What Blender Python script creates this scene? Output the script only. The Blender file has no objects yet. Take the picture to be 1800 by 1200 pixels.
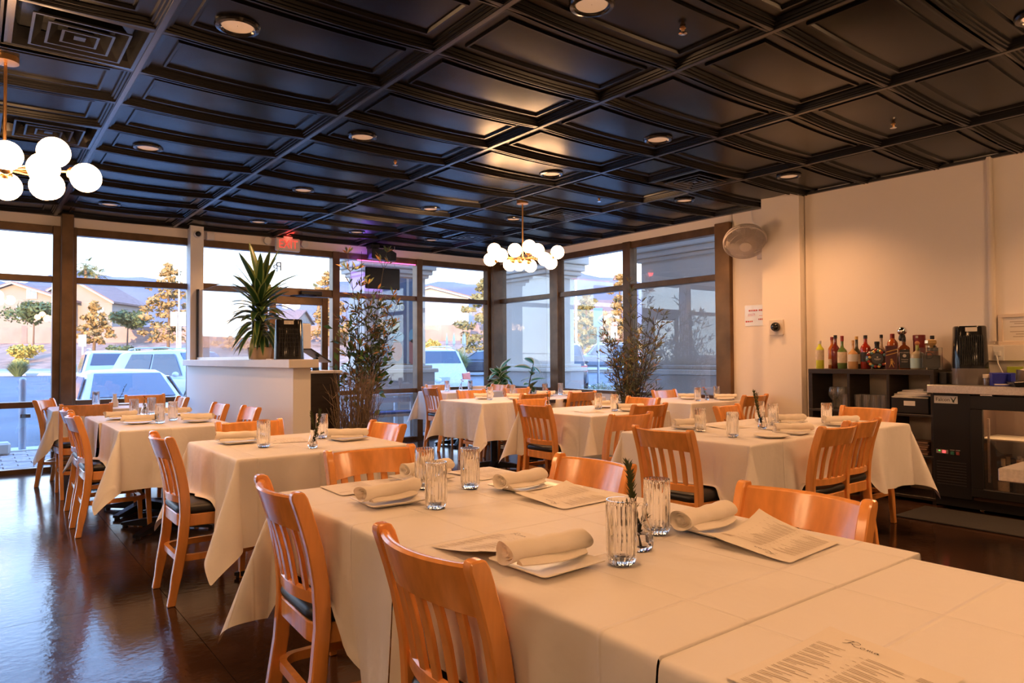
import bpy, bmesh, math, random
from mathutils import Vector, Matrix
R = random.Random(7)
SC = bpy.context.scene
COL = SC.collection
PI = math.pi
rad = math.radians

# ------------------------------------------------------------------ camera
cam = bpy.data.cameras.new('camera')
cam.sensor_width = 36.0
cam.lens = 1234.12 / 1800 * 36
cam.clip_end = 3000
co = bpy.data.objects.new('camera', cam)
COL.objects.link(co)
def _axes(y, p, r):
    fw = Vector((math.sin(y)*math.cos(p), math.cos(y)*math.cos(p), math.sin(p)))
    rt = Vector((math.cos(y), -math.sin(y), 0)); up = rt.cross(fw)
    return math.cos(r)*rt+math.sin(r)*up, -math.sin(r)*rt+math.cos(r)*up, fw
_rt, _up, _fw = _axes(0.6552, 0.0230, -0.0059)
_m = Matrix((( _rt.x, _up.x, -_fw.x, 0), (_rt.y, _up.y, -_fw.y, 0), (_rt.z, _up.z, -_fw.z, 1.23), (0, 0, 0, 1)))
co.matrix_world = _m
SC.camera = co

# ------------------------------------------------------------------ view, world, sun
SC.view_settings.view_transform = 'Standard'
SC.view_settings.look = 'None'
SC.view_settings.exposure = 1.36
SC.view_settings.gamma = 1.0
SC.view_settings.use_curve_mapping = False
SC.cycles.use_denoising = True
SC.cycles.max_bounces = 8
SC.cycles.diffuse_bounces = 4
SC.cycles.glossy_bounces = 4
SC.cycles.transmission_bounces = 8
SC.cycles.transparent_max_bounces = 12
SC.cycles.caustics_reflective = False
SC.cycles.caustics_refractive = False
SC.cycles.sample_clamp_indirect = 6.0

SKY_STRENGTH = 1.55
w = bpy.data.worlds.new('sky'); SC.world = w; w.use_nodes = True
nt = w.node_tree; nt.nodes.clear()
tc = nt.nodes.new('ShaderNodeTexCoord'); sp = nt.nodes.new('ShaderNodeSeparateXYZ')
cr = nt.nodes.new('ShaderNodeValToRGB'); bg = nt.nodes.new('ShaderNodeBackground'); ow = nt.nodes.new('ShaderNodeOutputWorld')
nt.links.new(tc.outputs['Generated'], sp.inputs[0]); nt.links.new(sp.outputs['Z'], cr.inputs[0])
nt.links.new(cr.outputs[0], bg.inputs[0]); nt.links.new(bg.outputs[0], ow.inputs[0])
e = cr.color_ramp.elements
e[0].position = 0.0; e[0].color = (1.10, 1.12, 1.18, 1)
e[1].position = 0.60; e[1].color = (0.40, 0.80, 1.9, 1)
x = cr.color_ramp.elements.new(0.16); x.color = (0.92, 1.16, 1.50, 1)
x = cr.color_ramp.elements.new(0.32); x.color = (0.62, 1.0, 1.80, 1)
bg.inputs[1].default_value = SKY_STRENGTH

FX, FY = 0.609, 0.793                      # the way the low sun's light travels, over the roof of the building
sun = bpy.data.lights.new('sun', 'SUN'); sun.energy = 5.0; sun.color = (1, 0.60, 0.30); sun.angle = rad(0.6)
so = bpy.data.objects.new('sun', sun); COL.objects.link(so)
el = rad(7)
so.rotation_euler = Vector((FX*math.cos(el), FY*math.cos(el), -math.sin(el))).to_track_quat('-Z', 'Y').to_euler()

CAN_WATTS = 25.0
GLOBE_EMIT = 14.0
WARM = (1.0, 0.48, 0.20)

# ------------------------------------------------------------------ mesh helpers
class MB:
    def __init__(s):
        s.v = []; s.f = []; s.mi = []
    def add(s, vs, fs, mi=0):
        o = len(s.v); s.v += [tuple(p) for p in vs]
        for f in fs:
            s.f.append(tuple(i+o for i in f)); s.mi.append(mi)
        return s
    def box(s, x0, x1, y0, y1, z0, z1, mi=0):
        return s.add([(x0,y0,z0),(x1,y0,z0),(x1,y1,z0),(x0,y1,z0),(x0,y0,z1),(x1,y0,z1),(x1,y1,z1),(x0,y1,z1)],
                     [(0,3,2,1),(4,5,6,7),(0,1,5,4),(1,2,6,5),(2,3,7,6),(3,0,4,7)], mi)
    def loft(s, secs, caps=True, closed=True, mi=0):
        n = len(secs[0]); vs = [p for sec in secs for p in sec]; fs = []
        for k in range(len(secs)-1):
            for i in range(n if closed else n-1):
                j = (i+1) % n
                fs.append((k*n+i, k*n+j, (k+1)*n+j, (k+1)*n+i))
        if caps and closed:
            fs.append(tuple(range(n-1, -1, -1))); fs.append(tuple((len(secs)-1)*n+i for i in range(n)))
        return s.add(vs, fs, mi)
    def lathe(s, prof, n=24, c=(0,0,0), caps=True, mi=0, mod=None, axis='z'):
        secs = []
        for r, z in prof:
            sec = []
            for i in range(n):
                a = 2*PI*i/n; rr = r*(mod(a) if mod else 1)
                if axis == 'z': sec.append((c[0]+rr*math.cos(a), c[1]+rr*math.sin(a), c[2]+z))
                elif axis == 'y': sec.append((c[0]+rr*math.sin(a), c[1]+z, c[2]+rr*math.cos(a)))
                else: sec.append((c[0]+z, c[1]+rr*math.cos(a), c[2]+rr*math.sin(a)))
            secs.append(sec)
        return s.loft(secs, caps, True, mi)
    def tube(s, path, r, n=6, mi=0, caps=True):
        P = [Vector(p) for p in path]; secs = []
        ref = Vector((0.31, 0.17, 0.93))
        for k, p in enumerate(P):
            d = (P[min(k+1, len(P)-1)]-P[max(k-1, 0)]).normalized()
            if abs(d.dot(ref)) > .95: ref = Vector((1, 0, 0.1)).normalized()
            a = d.cross(ref).normalized(); b = d.cross(a)
            rr = r[k] if isinstance(r, (list, tuple)) else r
            secs.append([tuple(p+a*rr*math.cos(2*PI*i/n)+b*rr*math.sin(2*PI*i/n)) for i in range(n)])
        return s.loft(secs, caps, True, mi)
    def prism(s, poly, z0, z1, mi=0):
        return s.loft([[(x, y, z0) for x, y in poly], [(x, y, z1) for x, y in poly]], True, True, mi)
    def sphere(s, c, r, nu=14, nv=8, mi=0, sq=(1,1,1)):
        secs = []
        for k in range(nv+1):
            t = PI*k/nv; t = min(max(t, .02), PI-.02)
            secs.append([(c[0]+sq[0]*r*math.sin(t)*math.cos(2*PI*i/nu), c[1]+sq[1]*r*math.sin(t)*math.sin(2*PI*i/nu), c[2]-sq[2]*r*math.cos(t)) for i in range(nu)])
        return s.loft(secs, True, True, mi)
    def xf(s, M):
        s.v = [tuple(M @ Vector(p)) for p in s.v]; return s
    def build(s, name, mat=None, parent=None, smooth=None, bevel=0, seg=1):
        me = bpy.data.meshes.new(name)
        me.from_pydata(s.v, [], s.f)
        mats = mat if isinstance(mat, (list, tuple)) else [mat]
        for m in mats:
            if m: me.materials.append(m)
        if len(mats) > 1:
            me.polygons.foreach_set('material_index', s.mi)
        bm = bmesh.new(); bm.from_mesh(me)
        bmesh.ops.recalc_face_normals(bm, faces=bm.faces)
        if bevel:
            ed = [e for e in bm.edges if len(e.link_faces) == 2 and e.calc_face_angle(0) > .6]
            bmesh.ops.bevel(bm, geom=ed, offset=bevel, segments=seg, affect='EDGES', profile=.7, clamp_overlap=True)
        bm.to_mesh(me); bm.free()
        if smooth:
            me.polygons.foreach_set('use_smooth', [True]*len(me.polygons))
            me.set_sharp_from_angle(angle=rad(smooth))
        me.update()
        o = bpy.data.objects.new(name, me); COL.objects.link(o)
        if parent is not None: o.parent = parent
        return o

def tag(o, label=None, cat=None, group=None, kind=None):
    if label: o['label'] = label
    if cat: o['category'] = cat
    if group: o['group'] = group
    if kind: o['kind'] = kind
    return o
def thing(name, label, cat, loc=(0,0,0), rz=0, group=None, kind=None):
    o = bpy.data.objects.new(name, None); COL.objects.link(o)
    o.empty_display_size = .1
    o.location = loc; o.rotation_euler = (0, 0, rz)
    return tag(o, label, cat, group, kind)
def dup(root, loc, rz=0, label=None, group=None, scale=None):
    r = root.copy(); COL.objects.link(r); r.location = loc; r.rotation_euler = (0, 0, rz)
    if label: r['label'] = label
    if group: r['group'] = group
    if scale: r.scale = scale
    for ch in list(root.children):
        c = ch.copy(); COL.objects.link(c); c.parent = r
        for g in list(ch.children):
            d = g.copy(); COL.objects.link(d); d.parent = c
    return r
def copy_part(o, parent, loc=None, rz=None, name=None):
    c = o.copy(); COL.objects.link(c); c.parent = parent
    if loc is not None: c.location = loc
    if rz is not None: c.rotation_euler = (0, 0, rz)
    return c
def text(name, body, size, mat, parent, loc, rot, depth=.001, shear=0, sx=1, align='CENTER'):
    cu = bpy.data.curves.new(name, 'FONT'); cu.body = body; cu.size = size; cu.extrude = depth; cu.shear = shear
    cu.align_x = align; cu.align_y = 'CENTER'; cu.resolution_u = 3
    t = bpy.data.objects.new(name+'_curve', cu); COL.objects.link(t)
    dg = bpy.context.evaluated_depsgraph_get(); dg.update()
    me = bpy.data.meshes.new_from_object(t.evaluated_get(dg)); me.name = name
    bpy.data.objects.remove(t)
    me.materials.clear(); me.materials.append(mat)
    o = bpy.data.objects.new(name, me); COL.objects.link(o)
    o.location = loc; o.rotation_euler = rot; o.scale = (sx, 1, 1)
    if parent is not None: o.parent = parent
    return o

# ------------------------------------------------------------------ materials
def M(name, col, rough=.5, metal=0.0, spec=.5, noise=None, bump=None, coat=0, trans=0, ior=1.45, emit=None, alpha=1, sss=0):
    m = bpy.data.materials.new(name); m.use_nodes = True
    n = m.node_tree; b = n.nodes['Principled BSDF']
    b.inputs['Base Color'].default_value = (*col, 1)
    b.inputs['Roughness'].default_value = rough; b.inputs['Metallic'].default_value = metal
    b.inputs['Specular IOR Level'].default_value = spec
    b.inputs['Coat Weight'].default_value = coat; b.inputs['Coat Roughness'].default_value = .12
    b.inputs['Transmission Weight'].default_value = trans; b.inputs['IOR'].default_value = ior
    b.inputs['Alpha'].default_value = alpha
    if emit:
        b.inputs['Emission Color'].default_value = (*emit[0], 1); b.inputs['Emission Strength'].default_value = emit[1]
    t = None
    if noise or bump:
        t = n.nodes.new('ShaderNodeTexCoord')
    if noise:
        sc, amt = noise[0], noise[1]
        st = noise[2] if len(noise) > 2 else (1, 1, 1)
        mp = n.nodes.new('ShaderNodeMapping'); mp.inputs['Scale'].default_value = st
        nz = n.nodes.new('ShaderNodeTexNoise'); nz.inputs['Scale'].default_value = sc; nz.inputs['Detail'].default_value = 4
        rp = n.nodes.new('ShaderNodeValToRGB')
        rp.color_ramp.elements[0].position = .3; rp.color_ramp.elements[1].position = .7
        rp.color_ramp.elements[0].color = (*[c*(1-amt) for c in col], 1)
        rp.color_ramp.elements[1].color = (*[min(1, c*(1+amt)) for c in col], 1)
        n.links.new(t.outputs['Object'], mp.inputs[0]); n.links.new(mp.outputs[0], nz.inputs['Vector'])
        n.links.new(nz.outputs['Fac'], rp.inputs[0]); n.links.new(rp.outputs[0], b.inputs['Base Color'])
    if bump:
        nz = n.nodes.new('ShaderNodeTexNoise'); nz.inputs['Scale'].default_value = bump[0]; nz.inputs['Detail'].default_value = 3
        bp = n.nodes.new('ShaderNodeBump'); bp.inputs['Strength'].default_value = bump[1]; bp.inputs['Distance'].default_value = bump[2] if len(bump) > 2 else .01
        n.links.new(t.outputs['Object'], nz.inputs['Vector']); n.links.new(nz.outputs['Fac'], bp.inputs['Height']); n.links.new(bp.outputs[0], b.inputs['Normal'])
    return m
def glass_sheet(name, tint=(.93,.96,.96), haze=.03, refl=1.0):
    m = bpy.data.materials.new(name); m.use_nodes = True
    n = m.node_tree; n.nodes.clear(); L = n.links
    out = n.nodes.new('ShaderNodeOutputMaterial'); tr = n.nodes.new('ShaderNodeBsdfTransparent'); tr.inputs[0].default_value = (*tint, 1)
    gl = n.nodes.new('ShaderNodeBsdfGlossy'); gl.inputs['Roughness'].default_value = 0.0
    lw = n.nodes.new('ShaderNodeLayerWeight'); lw.inputs[0].default_value = .5
    pw = n.nodes.new('ShaderNodeMath'); pw.operation = 'POWER'; pw.inputs[1].default_value = 5
    ml = n.nodes.new('ShaderNodeMath'); ml.operation = 'MULTIPLY_ADD'; ml.inputs[1].default_value = .85*refl; ml.inputs[2].default_value = .075*refl
    L.new(lw.outputs['Facing'], pw.inputs[0]); L.new(pw.outputs[0], ml.inputs[0])
    mx = n.nodes.new('ShaderNodeMixShader'); L.new(ml.outputs[0], mx.inputs[0]); L.new(tr.outputs[0], mx.inputs[1]); L.new(gl.outputs[0], mx.inputs[2])
    df = n.nodes.new('ShaderNodeBsdfDiffuse'); df.inputs[0].default_value = (.8,.8,.8,1)
    tx = n.nodes.new('ShaderNodeTexCoord'); nz = n.nodes.new('ShaderNodeTexNoise'); nz.inputs['Scale'].default_value = 2.5; nz.inputs['Detail'].default_value = 6
    L.new(tx.outputs['Object'], nz.inputs['Vector'])
    h = n.nodes.new('ShaderNodeMath'); h.operation = 'MULTIPLY'; h.inputs[1].default_value = haze*2; L.new(nz.outputs['Fac'], h.inputs[0])
    m2 = n.nodes.new('ShaderNodeMixShader'); L.new(h.outputs[0], m2.inputs[0]); L.new(mx.outputs[0], m2.inputs[1]); L.new(df.outputs[0], m2.inputs[2])
    L.new(m2.outputs[0], out.inputs[0])
    return m
def emission(name, col, s):
    m = bpy.data.materials.new(name); m.use_nodes = True
    n = m.node_tree; n.nodes.clear()
    out = n.nodes.new('ShaderNodeOutputMaterial'); em = n.nodes.new('ShaderNodeEmission')
    em.inputs[0].default_value = (*col, 1); em.inputs[1].default_value = s
    n.links.new(em.outputs[0], out.inputs[0]); return m
def cloth_mat(name, col):
    m = M(name, col, .55, 0, .35, bump=(7, .42, .02))
    n = m.node_tree; L = n.links; b = n.nodes['Principled BSDF']
    b.inputs['Sheen Weight'].default_value = .15
    tcn = [x for x in n.nodes if x.type == 'TEX_COORD'][0]; bp = [x for x in n.nodes if x.type == 'BUMP'][0]
    old = bp.inputs['Height'].links[0].from_socket
    spx = n.nodes.new('ShaderNodeSeparateXYZ'); L.new(tcn.outputs['Object'], spx.inputs[0])
    acc = old
    for ax, per, off in (('X', .31, .155), ('Y', .33, .12)):
        ad = n.nodes.new('ShaderNodeMath'); ad.operation = 'ADD'; ad.inputs[1].default_value = off; L.new(spx.outputs[ax], ad.inputs[0])
        pp = n.nodes.new('ShaderNodeMath'); pp.operation = 'PINGPONG'; pp.inputs[1].default_value = per/2; L.new(ad.outputs[0], pp.inputs[0])
        mr = n.nodes.new('ShaderNodeMapRange'); mr.interpolation_type = 'SMOOTHSTEP'
        mr.inputs['From Min'].default_value = 0; mr.inputs['From Max'].default_value = .007; mr.inputs['To Min'].default_value = .35; mr.inputs['To Max'].default_value = 0
        L.new(pp.outputs[0], mr.inputs['Value'])
        a2 = n.nodes.new('ShaderNodeMath'); a2.operation = 'ADD'; L.new(acc, a2.inputs[0]); L.new(mr.outputs[0], a2.inputs[1]); acc = a2.outputs[0]
    L.new(acc, bp.inputs['Height'])
    return m

WOOD = M('chair_wood', (.80, .335, .088), .26, 0, .5, noise=(3.2, .13, (9, 9, 1.2)), coat=.5)
VINYL = M('black_vinyl', (.012, .012, .013), .38, 0, .55, bump=(220, .05, .002))
CLOTH = cloth_mat('white_tablecloth', (.80, .76, .72))
NAPK = M('cream_napkin', (.80, .74, .66), .75, 0, .25, bump=(45, .25, .004))
BLACKM = M('black_metal', (.012, .012, .014), .35, .3, .5)
TILE = M('black_ceiling_tile', (.006, .006, .007), .27, 0, .20, bump=(14, .05, .004))
TBAR = M('black_grid_bar', (.05, .05, .054), .26, .3, .6)
BRONZE = M('bronze_frame', (.14, .082, .042), .32, .35, .5, noise=(6, .25))
WALLP = M('cream_wall_paint', (.86, .79, .71), .7, 0, .3, bump=(60, .1, .003))
WHITEP = M('white_wall_paint', (.86, .85, .83), .6, 0, .35, bump=(60, .06, .003))
GLASS = glass_sheet('window_glass')
CLEAR = M('clear_glass', (1, 1, 1), .0, 0, .5, trans=1, ior=1.45)
PLATE = M('white_glazed_china', (.80, .76, .70), .28, 0, .45)
PAPER = M('menu_paper', (.80, .74, .66), .6, 0, .3)
INK = M('black_ink', (.03, .022, .02), .6)
GREYINK = M('faint_brown_ink', (.46, .38, .31), .6)
BRASS = M('brushed_brass', (.72, .40, .16), .28, .95, .5)
GLOBE = emission('lit_milk_glass', (1.0, .55, .26), GLOBE_EMIT)
STEEL = M('brushed_steel', (.62, .58, .54), .32, .85, .5, noise=(4, .12, (1, 30, 30)))
CHROME = M('chrome', (.8, .8, .8), .08, 1, .5)
BLACKP = M('black_plastic', (.013, .013, .014), .3, 0, .5)
DARKW = M('dark_brown_board', (.028, .02, .016), .4, 0, .45, noise=(5, .3, (1, 1, 8)))
WHITEPL = M('white_plastic', (.75, .74, .72), .4, 0, .45)

# ------------------------------------------------------------------ the room shell
YB, XR, XBAR, ZC = 9.33, 6.85, 6.65, 2.85
XL, YS = -4.0, -4.0
def floor_material():
    m = M('stained_concrete', (.035, .016, .009), .16, 0, .6)
    n = m.node_tree; L = n.links; b = n.nodes['Principled BSDF']
    t = n.nodes.new('ShaderNodeTexCoord')
    nz = n.nodes.new('ShaderNodeTexNoise'); nz.inputs['Scale'].default_value = .9; nz.inputs['Detail'].default_value = 6
    rp = n.nodes.new('ShaderNodeValToRGB'); rp.color_ramp.elements[0].position = .3; rp.color_ramp.elements[1].position = .72
    rp.color_ramp.elements[0].color = (.010, .007, .006, 1); rp.color_ramp.elements[1].color = (.068, .031, .016, 1)
    L.new(t.outputs['Object'], nz.inputs['Vector']); L.new(nz.outputs['Fac'], rp.inputs[0]); L.new(rp.outputs[0], b.inputs['Base Color'])
    n2 = n.nodes.new('ShaderNodeTexNoise'); n2.inputs['Scale'].default_value = 7; n2.inputs['Detail'].default_value = 5
    mr = n.nodes.new('ShaderNodeMapRange'); mr.inputs['To Min'].default_value = .06; mr.inputs['To Max'].default_value = .20
    L.new(t.outputs['Object'], n2.inputs['Vector']); L.new(n2.outputs['Fac'], mr.inputs['Value']); L.new(mr.outputs[0], b.inputs['Roughness'])
    n3 = n.nodes.new('ShaderNodeTexNoise'); n3.inputs['Scale'].default_value = 26; n3.inputs['Detail'].default_value = 4
    bp = n.nodes.new('ShaderNodeBump'); bp.inputs['Strength'].default_value = .08; bp.inputs['Distance'].default_value = .012
    L.new(t.outputs['Object'], n3.inputs['Vector']); L.new(n3.outputs['Fac'], bp.inputs['Height']); L.new(bp.outputs[0], b.inputs['Normal'])
    return m
FLOORM = floor_material()
floor = tag(MB().box(XL, XR, YS, YB+.12, -.12, -.006).build('floor', M('joint_filler', (.05, .03, .02), .8)), kind='structure')
xj = [XL, -2.85, .81, 4.47, XR]; yj = [YS, -3.3, .36, 4.02, 7.68, YB]
for a in range(len(xj)-1):
    for c in range(len(yj)-1):
        MB().box(xj[a]+.0015, xj[a+1]-.0015, yj[c]+.0015, yj[c+1]-.0015, -.006, 0).build('floor_slab', FLOORM, floor)

wall_back = tag(MB().box(XL, XR+.1, YB-.0, YB+.14, 2.735, 3.05).build('wall_back', WALLP), kind='structure')
wb = MB().box(XL, -2.9, YB, YB+.14, 0, 2.735)
wb.build('wall_panel', WALLP, wall_back)
wall_right = tag(MB().box(XR, XR+.14, 4.78, YB+.14, 2.745, 3.05).box(XR, XR+.14, 3.7, 4.79, 0, 3.05).build('wall_right', WALLP), kind='structure')
MB().box(XR, XR+.14, 4.79, YB+.05, -.05, .735).build('low_wall', WHITEP, wall_right)
MB().box(XBAR, XR+.14, YS, 3.79, 0, 3.05).build('bar_wall', WALLP, wall_right)
MB().box(6.56, XR+.02, 3.80, 4.225, 0, 3.0).build('column', WALLP, wall_right)
tag(MB().box(XL-.15, XL, YS, YB+.14, 0, 3.05).build('wall_left', WALLP), kind='structure')
tag(MB().box(XL-.15, XR+.14, YS-.15, YS, 0, 3.05).build('wall_front', WALLP), kind='structure')
# outside of the building: unseen parapet block, sized to shade the parking lot
STUCCO = M('pale_stucco', (.62, .58, .54), .9, 0, .2, bump=(30, .3, .01))
tag(MB().box(-40, 7.15, -20, 9.62, 3.06, 6.6).box(-40, XL-.16, -20, 9.5, -.4, 3.06).box(-4.2, 7.0, -20, YS-.16, -.4, 3.06).box(-4.2, 7.05, YS-.2, 9.5, -.42, -.125)
    .build('wall_outer', STUCCO), kind='structure')

# window frames: every bay an empty of kind structure, with its bars and panes as parts
def bay(name, x0, x1, axis, at, zs, bars, low=True, first=True, last=True):
    """a storefront bay along X (axis 'x', at Y=at) or along Y (axis 'y', at X=at)"""
    root = thing(name, None, None, kind='structure')
    d0, d1 = at-.01, at+.10
    def bx(u0, u1, z0, z1, n, m, e=0, dd=None):
        a, c = dd or (d0-e, d1)
        b = MB().box(u0, u1, a, c, z0, z1) if axis == 'x' else MB().box(a, c, u0, u1, z0, z1)
        return b.build(n, m, root, bevel=.004 if n != 'pane' else 0)
    for z0, z1, n in bars: bx(x0, x1, z0, z1, n, BRONZE)
    for z0, z1 in zs: bx(x0, x1, z0, z1, 'pane', GLASS, dd=(at+.042, at+.0435))
    return root, bx
HB = [(2.648, 2.735, 'head_rail'), (2.101, 2.17, 'transom_rail')]
LB = [(.712, .776, 'sill_rail'), (-.01, .05, 'base_rail')]
ZP = [(2.17, 2.648), (.776, 2.101), (.05, .712)]
w1, f = bay('window_1', -.95, .70, 'x', YB, ZP, HB+LB); f(.70, .775, -.01, 2.735, 'mullion', BRONZE, .02)
w0, f = bay('window_2', -2.9, -1.05, 'x', YB, ZP, HB+LB); f(-1.06, -.94, -.01, 2.735, 'mullion', BRONZE, .02)
w2, f = bay('window_3', .93, 2.13, 'x', YB, ZP, HB+LB); f(.885, .93, -.01, 2.735, 'mullion', BRONZE, .02); f(2.11, 2.16, -.01, 2.735, 'mullion', BRONZE, .02)
tag(MB().box(.772, .888, YB-.15, YB+.12, 0, 2.86).build('trim_1', BRONZE, bevel=.006), kind='structure')
w3, f = bay('window_4', 4.09, 5.335, 'x', YB, ZP, HB+LB); f(3.99, 4.095, -.01, 2.735, 'mullion', BRONZE, .02); f(5.332, 5.43, -.01, 2.735, 'mullion', BRONZE, .03)
w4, f = bay('window_5', 5.43, 6.66, 'x', YB, ZP, HB+LB); f(6.655, 6.70, -.01, 2.735, 'mullion', BRONZE, .02)
tag(MB().box(6.70, 6.98, 9.22, 9.47, -.02, 2.86).build('trim_2', BRONZE, bevel=.006), kind='structure')
RB = [(2.655, 2.745, 'head_rail'), (2.115, 2.186, 'transom_rail'), (.735, .778, 'sill_rail')]
RP = [(2.186, 2.655), (.778, 2.115)]
r1, f = bay('window_6', 7.94, 9.22, 'y', XR, RP, RB); f(7.76, 7.94, .735, 2.745, 'mullion', BRONZE, .03)
r2, f = bay('window_7', 6.455, 7.76, 'y', XR, RP, RB); f(6.323, 6.455, .735, 2.745, 'mullion', BRONZE, .03)
r3, f = bay('window_8', 4.98, 6.323, 'y', XR, RP, RB); f(4.785, 4.985, 0, 2.76, 'jamb', M('worn_bronze_plate', (.16, .085, .035), .34, .6, .5, noise=(3, .4)), .05)
# entrance: transom over a pair of glazed doors
d1, f = bay('door_1', 2.25, 3.99, 'x', YB, [(2.19, 2.648)], [(2.648, 2.735, 'head_rail'), (2.085, 2.19, 'transom_rail')])
for a, c in ((2.28, 3.10), (3.12, 3.94)):
    lf = thing('door_leaf', None, None); lf.parent = d1
    for x0, x1, z0, z1, n in ((a, a+.09, .02, 2.08, 'stile'), (c-.09, c, .02, 2.08, 'stile'), (a+.09, c-.09, 1.97, 2.08, 'top_rail'), (a+.09, c-.09, .02, .25, 'bottom_rail')):
        MB().box(x0, x1, YB+.01, YB+.06, z0, z1).build(n, BRONZE, lf, bevel=.004)
    MB().box(a+.09, c-.09, YB+.034, YB+.0355, .25, 1.97).build('pane', GLASS, lf)
    cl = MB().box(c-.42, c-.12, YB-.075, YB-.015, 2.10, 2.155).build('door_closer', BLACKM, d1, bevel=.008)
    MB().tube([(c-.20, YB-.05, 2.095), (c-.42, YB-.17, 2.085), (c-.55, YB-.03, 2.08)], .009, 6).build('closer_arm', BLACKM, d1)
    MB().tube([(c-.05 if c < 3.5 else a+.05, YB-.045, .95), (c-.05 if c < 3.5 else a+.05, YB-.045, 1.25)], .012, 8).build('pull_handle', STEEL, d1)
for dx, ch in ((0, 'P'), (-.045, 'P')):       # the monogram is fixed to the outside of the glass and reads from the street
    text('monogram', ch, .17 if dx == 0 else .14, M('grey_vinyl_letter', (.12, .11, .11), .5), d1, (3.30+dx-.04, YB+.05, 2.47+dx*.6), (PI/2, 0, PI), .001)
# blue-grey vinyl notice low on the window glass beside the door
nb = MB().box(4.12, 4.21, YB+.030, YB+.033, 1.42, 1.60).build('sticker', M('sticker_blue', (.45, .55, .66), .5), w3)

# ceiling: slab, grid bars and the coffered tiles
ceiling = tag(MB().box(XL, XR+.1, YS, YB+.1, 2.96, 3.05).build('ceiling', M('plenum_black', (.01, .01, .01), .9)), kind='structure')
GX0, GY0, TW, TL = .7165, 3.782, 1.2192, .6096
def tile_mesh(Lx, Ly, sag=.016):
    prof = [(.008, 0), (.020, .0), (.023, .010), (.034, .011), (.037, .020), (.048, .021), (.053, .036), (.112, .038), (.116, .026), (.128, .026), (.135, .039), (.140, .040)]
    nx = 8 if Lx > .9 else 2; ny = 2
    mb = MB(); secs = []
    for ins, z in prof:
        hx, hy = Lx/2-ins, Ly/2-ins; sec = []
        pts = [(-hx+2*hx*i/nx, -hy) for i in range(nx)]+[(hx, -hy+2*hy*i/ny) for i in range(ny)]+[(hx-2*hx*i/nx, hy) for i in range(nx)]+[(-hx, hy-2*hy*i/ny) for i in range(ny)]
        for x, y in pts:
            g = sag*(1-(2*x/Lx)**2)*(1 if ins > .0 else 1)
            sec.append((x, y, z-g))
        secs.append(sec)
    mb.loft(secs, caps=False)
    hx, hy = Lx/2-prof[-1][0], Ly/2-prof[-1][0]; top = []
    rows = []
    for i in range(nx+1):
        x = -hx+2*hx*i/nx; g = sag*(1-(2*x/Lx)**2)
        rows.append([(x, -hy+2*hy*j/ny, prof[-1][1]-g-(.006 if 0 < i < nx and j == 1 else 0)) for j in range(ny+1)])
    mb.loft(rows, caps=False, closed=False)
    return mb
tile_o = tile_mesh(TW, TL).build('ceiling_tile', TILE, ceiling, smooth=35)
half_o = tile_mesh(.6096, TL, .006).build('ceiling_tile', TILE, ceiling, smooth=35)
used = {id(tile_o): False, id(half_o): False}
def put_tile(o, x, y, nm='ceiling_tile'):
    if not used[id(o)]:
        used[id(o)] = True; o.location = (x, y, ZC); return
    copy_part(o, ceiling, (x, y, ZC))
VENTS = [(0, 0), (0, 3), (0, 6), (4, 0), (4, 3), (4, 6)]
vent_cells = {(-1, 0), (-1, 3), (-1, 6), (3, 0), (3, 3), (3, 6)}
for i in range(-3, 5):
    for j in range(-6, 9):
        if i < -1 and j < 2: continue
        cx, cy = GX0+TW*(i+.5), GY0+TL*(j+.5)
        if (i, j) in vent_cells: put_tile(half_o, cx-.3048, cy)
        else: put_tile(tile_o, cx, cy)
for j in range(-6, 9):                                    # the cut strip along the back wall is covered by the wall angle
    pass
tbm = MB()
for i in range(-2, 6):
    x = GX0+TW*i
    MB().box(x-.013, x+.013, YS, YB, ZC-.004, ZC+.004).box(x-.003, x+.003, YS, YB, ZC+.004, ZC+.04).build('main_runner', TBAR, ceiling)
for j in range(-6, 10):
    y = GY0+TL*j
    MB().box(XL, XR, y-.006, y+.006, ZC-.001, ZC+.003).build('cross_bar', TBAR, ceiling)
MB().box(XL, XR, YB-.03, YB, ZC-.004, ZC+.02).box(XR-.03, XR, 3.8, YB, ZC-.004, ZC+.02).box(XBAR-.03, XBAR, YS, 3.8, ZC-.004, ZC+.02).build('wall_angle', TBAR, ceiling)
MB().box(XL, XR, 9.28, YB, ZC+.003, ZC+.012).build('edge_strip', TILE, ceiling)
MB().box(XL, GX0-3*TW, YS, YB, ZC+.003, ZC+.012).build('edge_strip', TILE, ceiling)
MB().box(XL, GX0-TW, YS, GY0+TL*2, ZC+.003, ZC+.012).box(XL, XR, YS, GY0-6*TL, ZC+.003, ZC+.012).build('edge_strip', TILE, ceiling)

# ------------------------------------------------------------------ ceiling things
def make_vent(label, loc):
    t = thing('ceiling_vent', label, 'vent', loc, 0, None)
    mm = M('black_vent_metal', (.035, .036, .04), .22, .5, .6)
    mb = MB(); secs = []
    for h, z in ((.302, 0.0), (.27, -.002), (.255, .03), (.24, .085)):
        secs.append([(-h, -h, z), (h, -h, z), (h, h, z), (-h, h, z)])
    mb.loft(secs, caps=False); mb.add([(-.24, -.24, .09), (.24, -.24, .09), (.24, .24, .09), (-.24, .24, .09)], [(0, 1, 2, 3)])
    mb.build('frame', mm, t)
    for h in (.205, .14, .08):
        s = []
        for q, z in ((h, -.012), (h-.012, -.012), (h-.045, .05), (h-.052, .05), (h-.015, -.004), (h, -.004)):
            q = max(q, .006); s.append([(-q, -q, z), (q, -q, z), (q, q, z), (-q, q, z)])
        MB().loft(s+[s[0]], caps=False).build('louver', mm, t)
    MB().box(-.025, .025, -.025, .025, -.008, .03).build('center_cap', mm, t)
    return t
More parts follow.
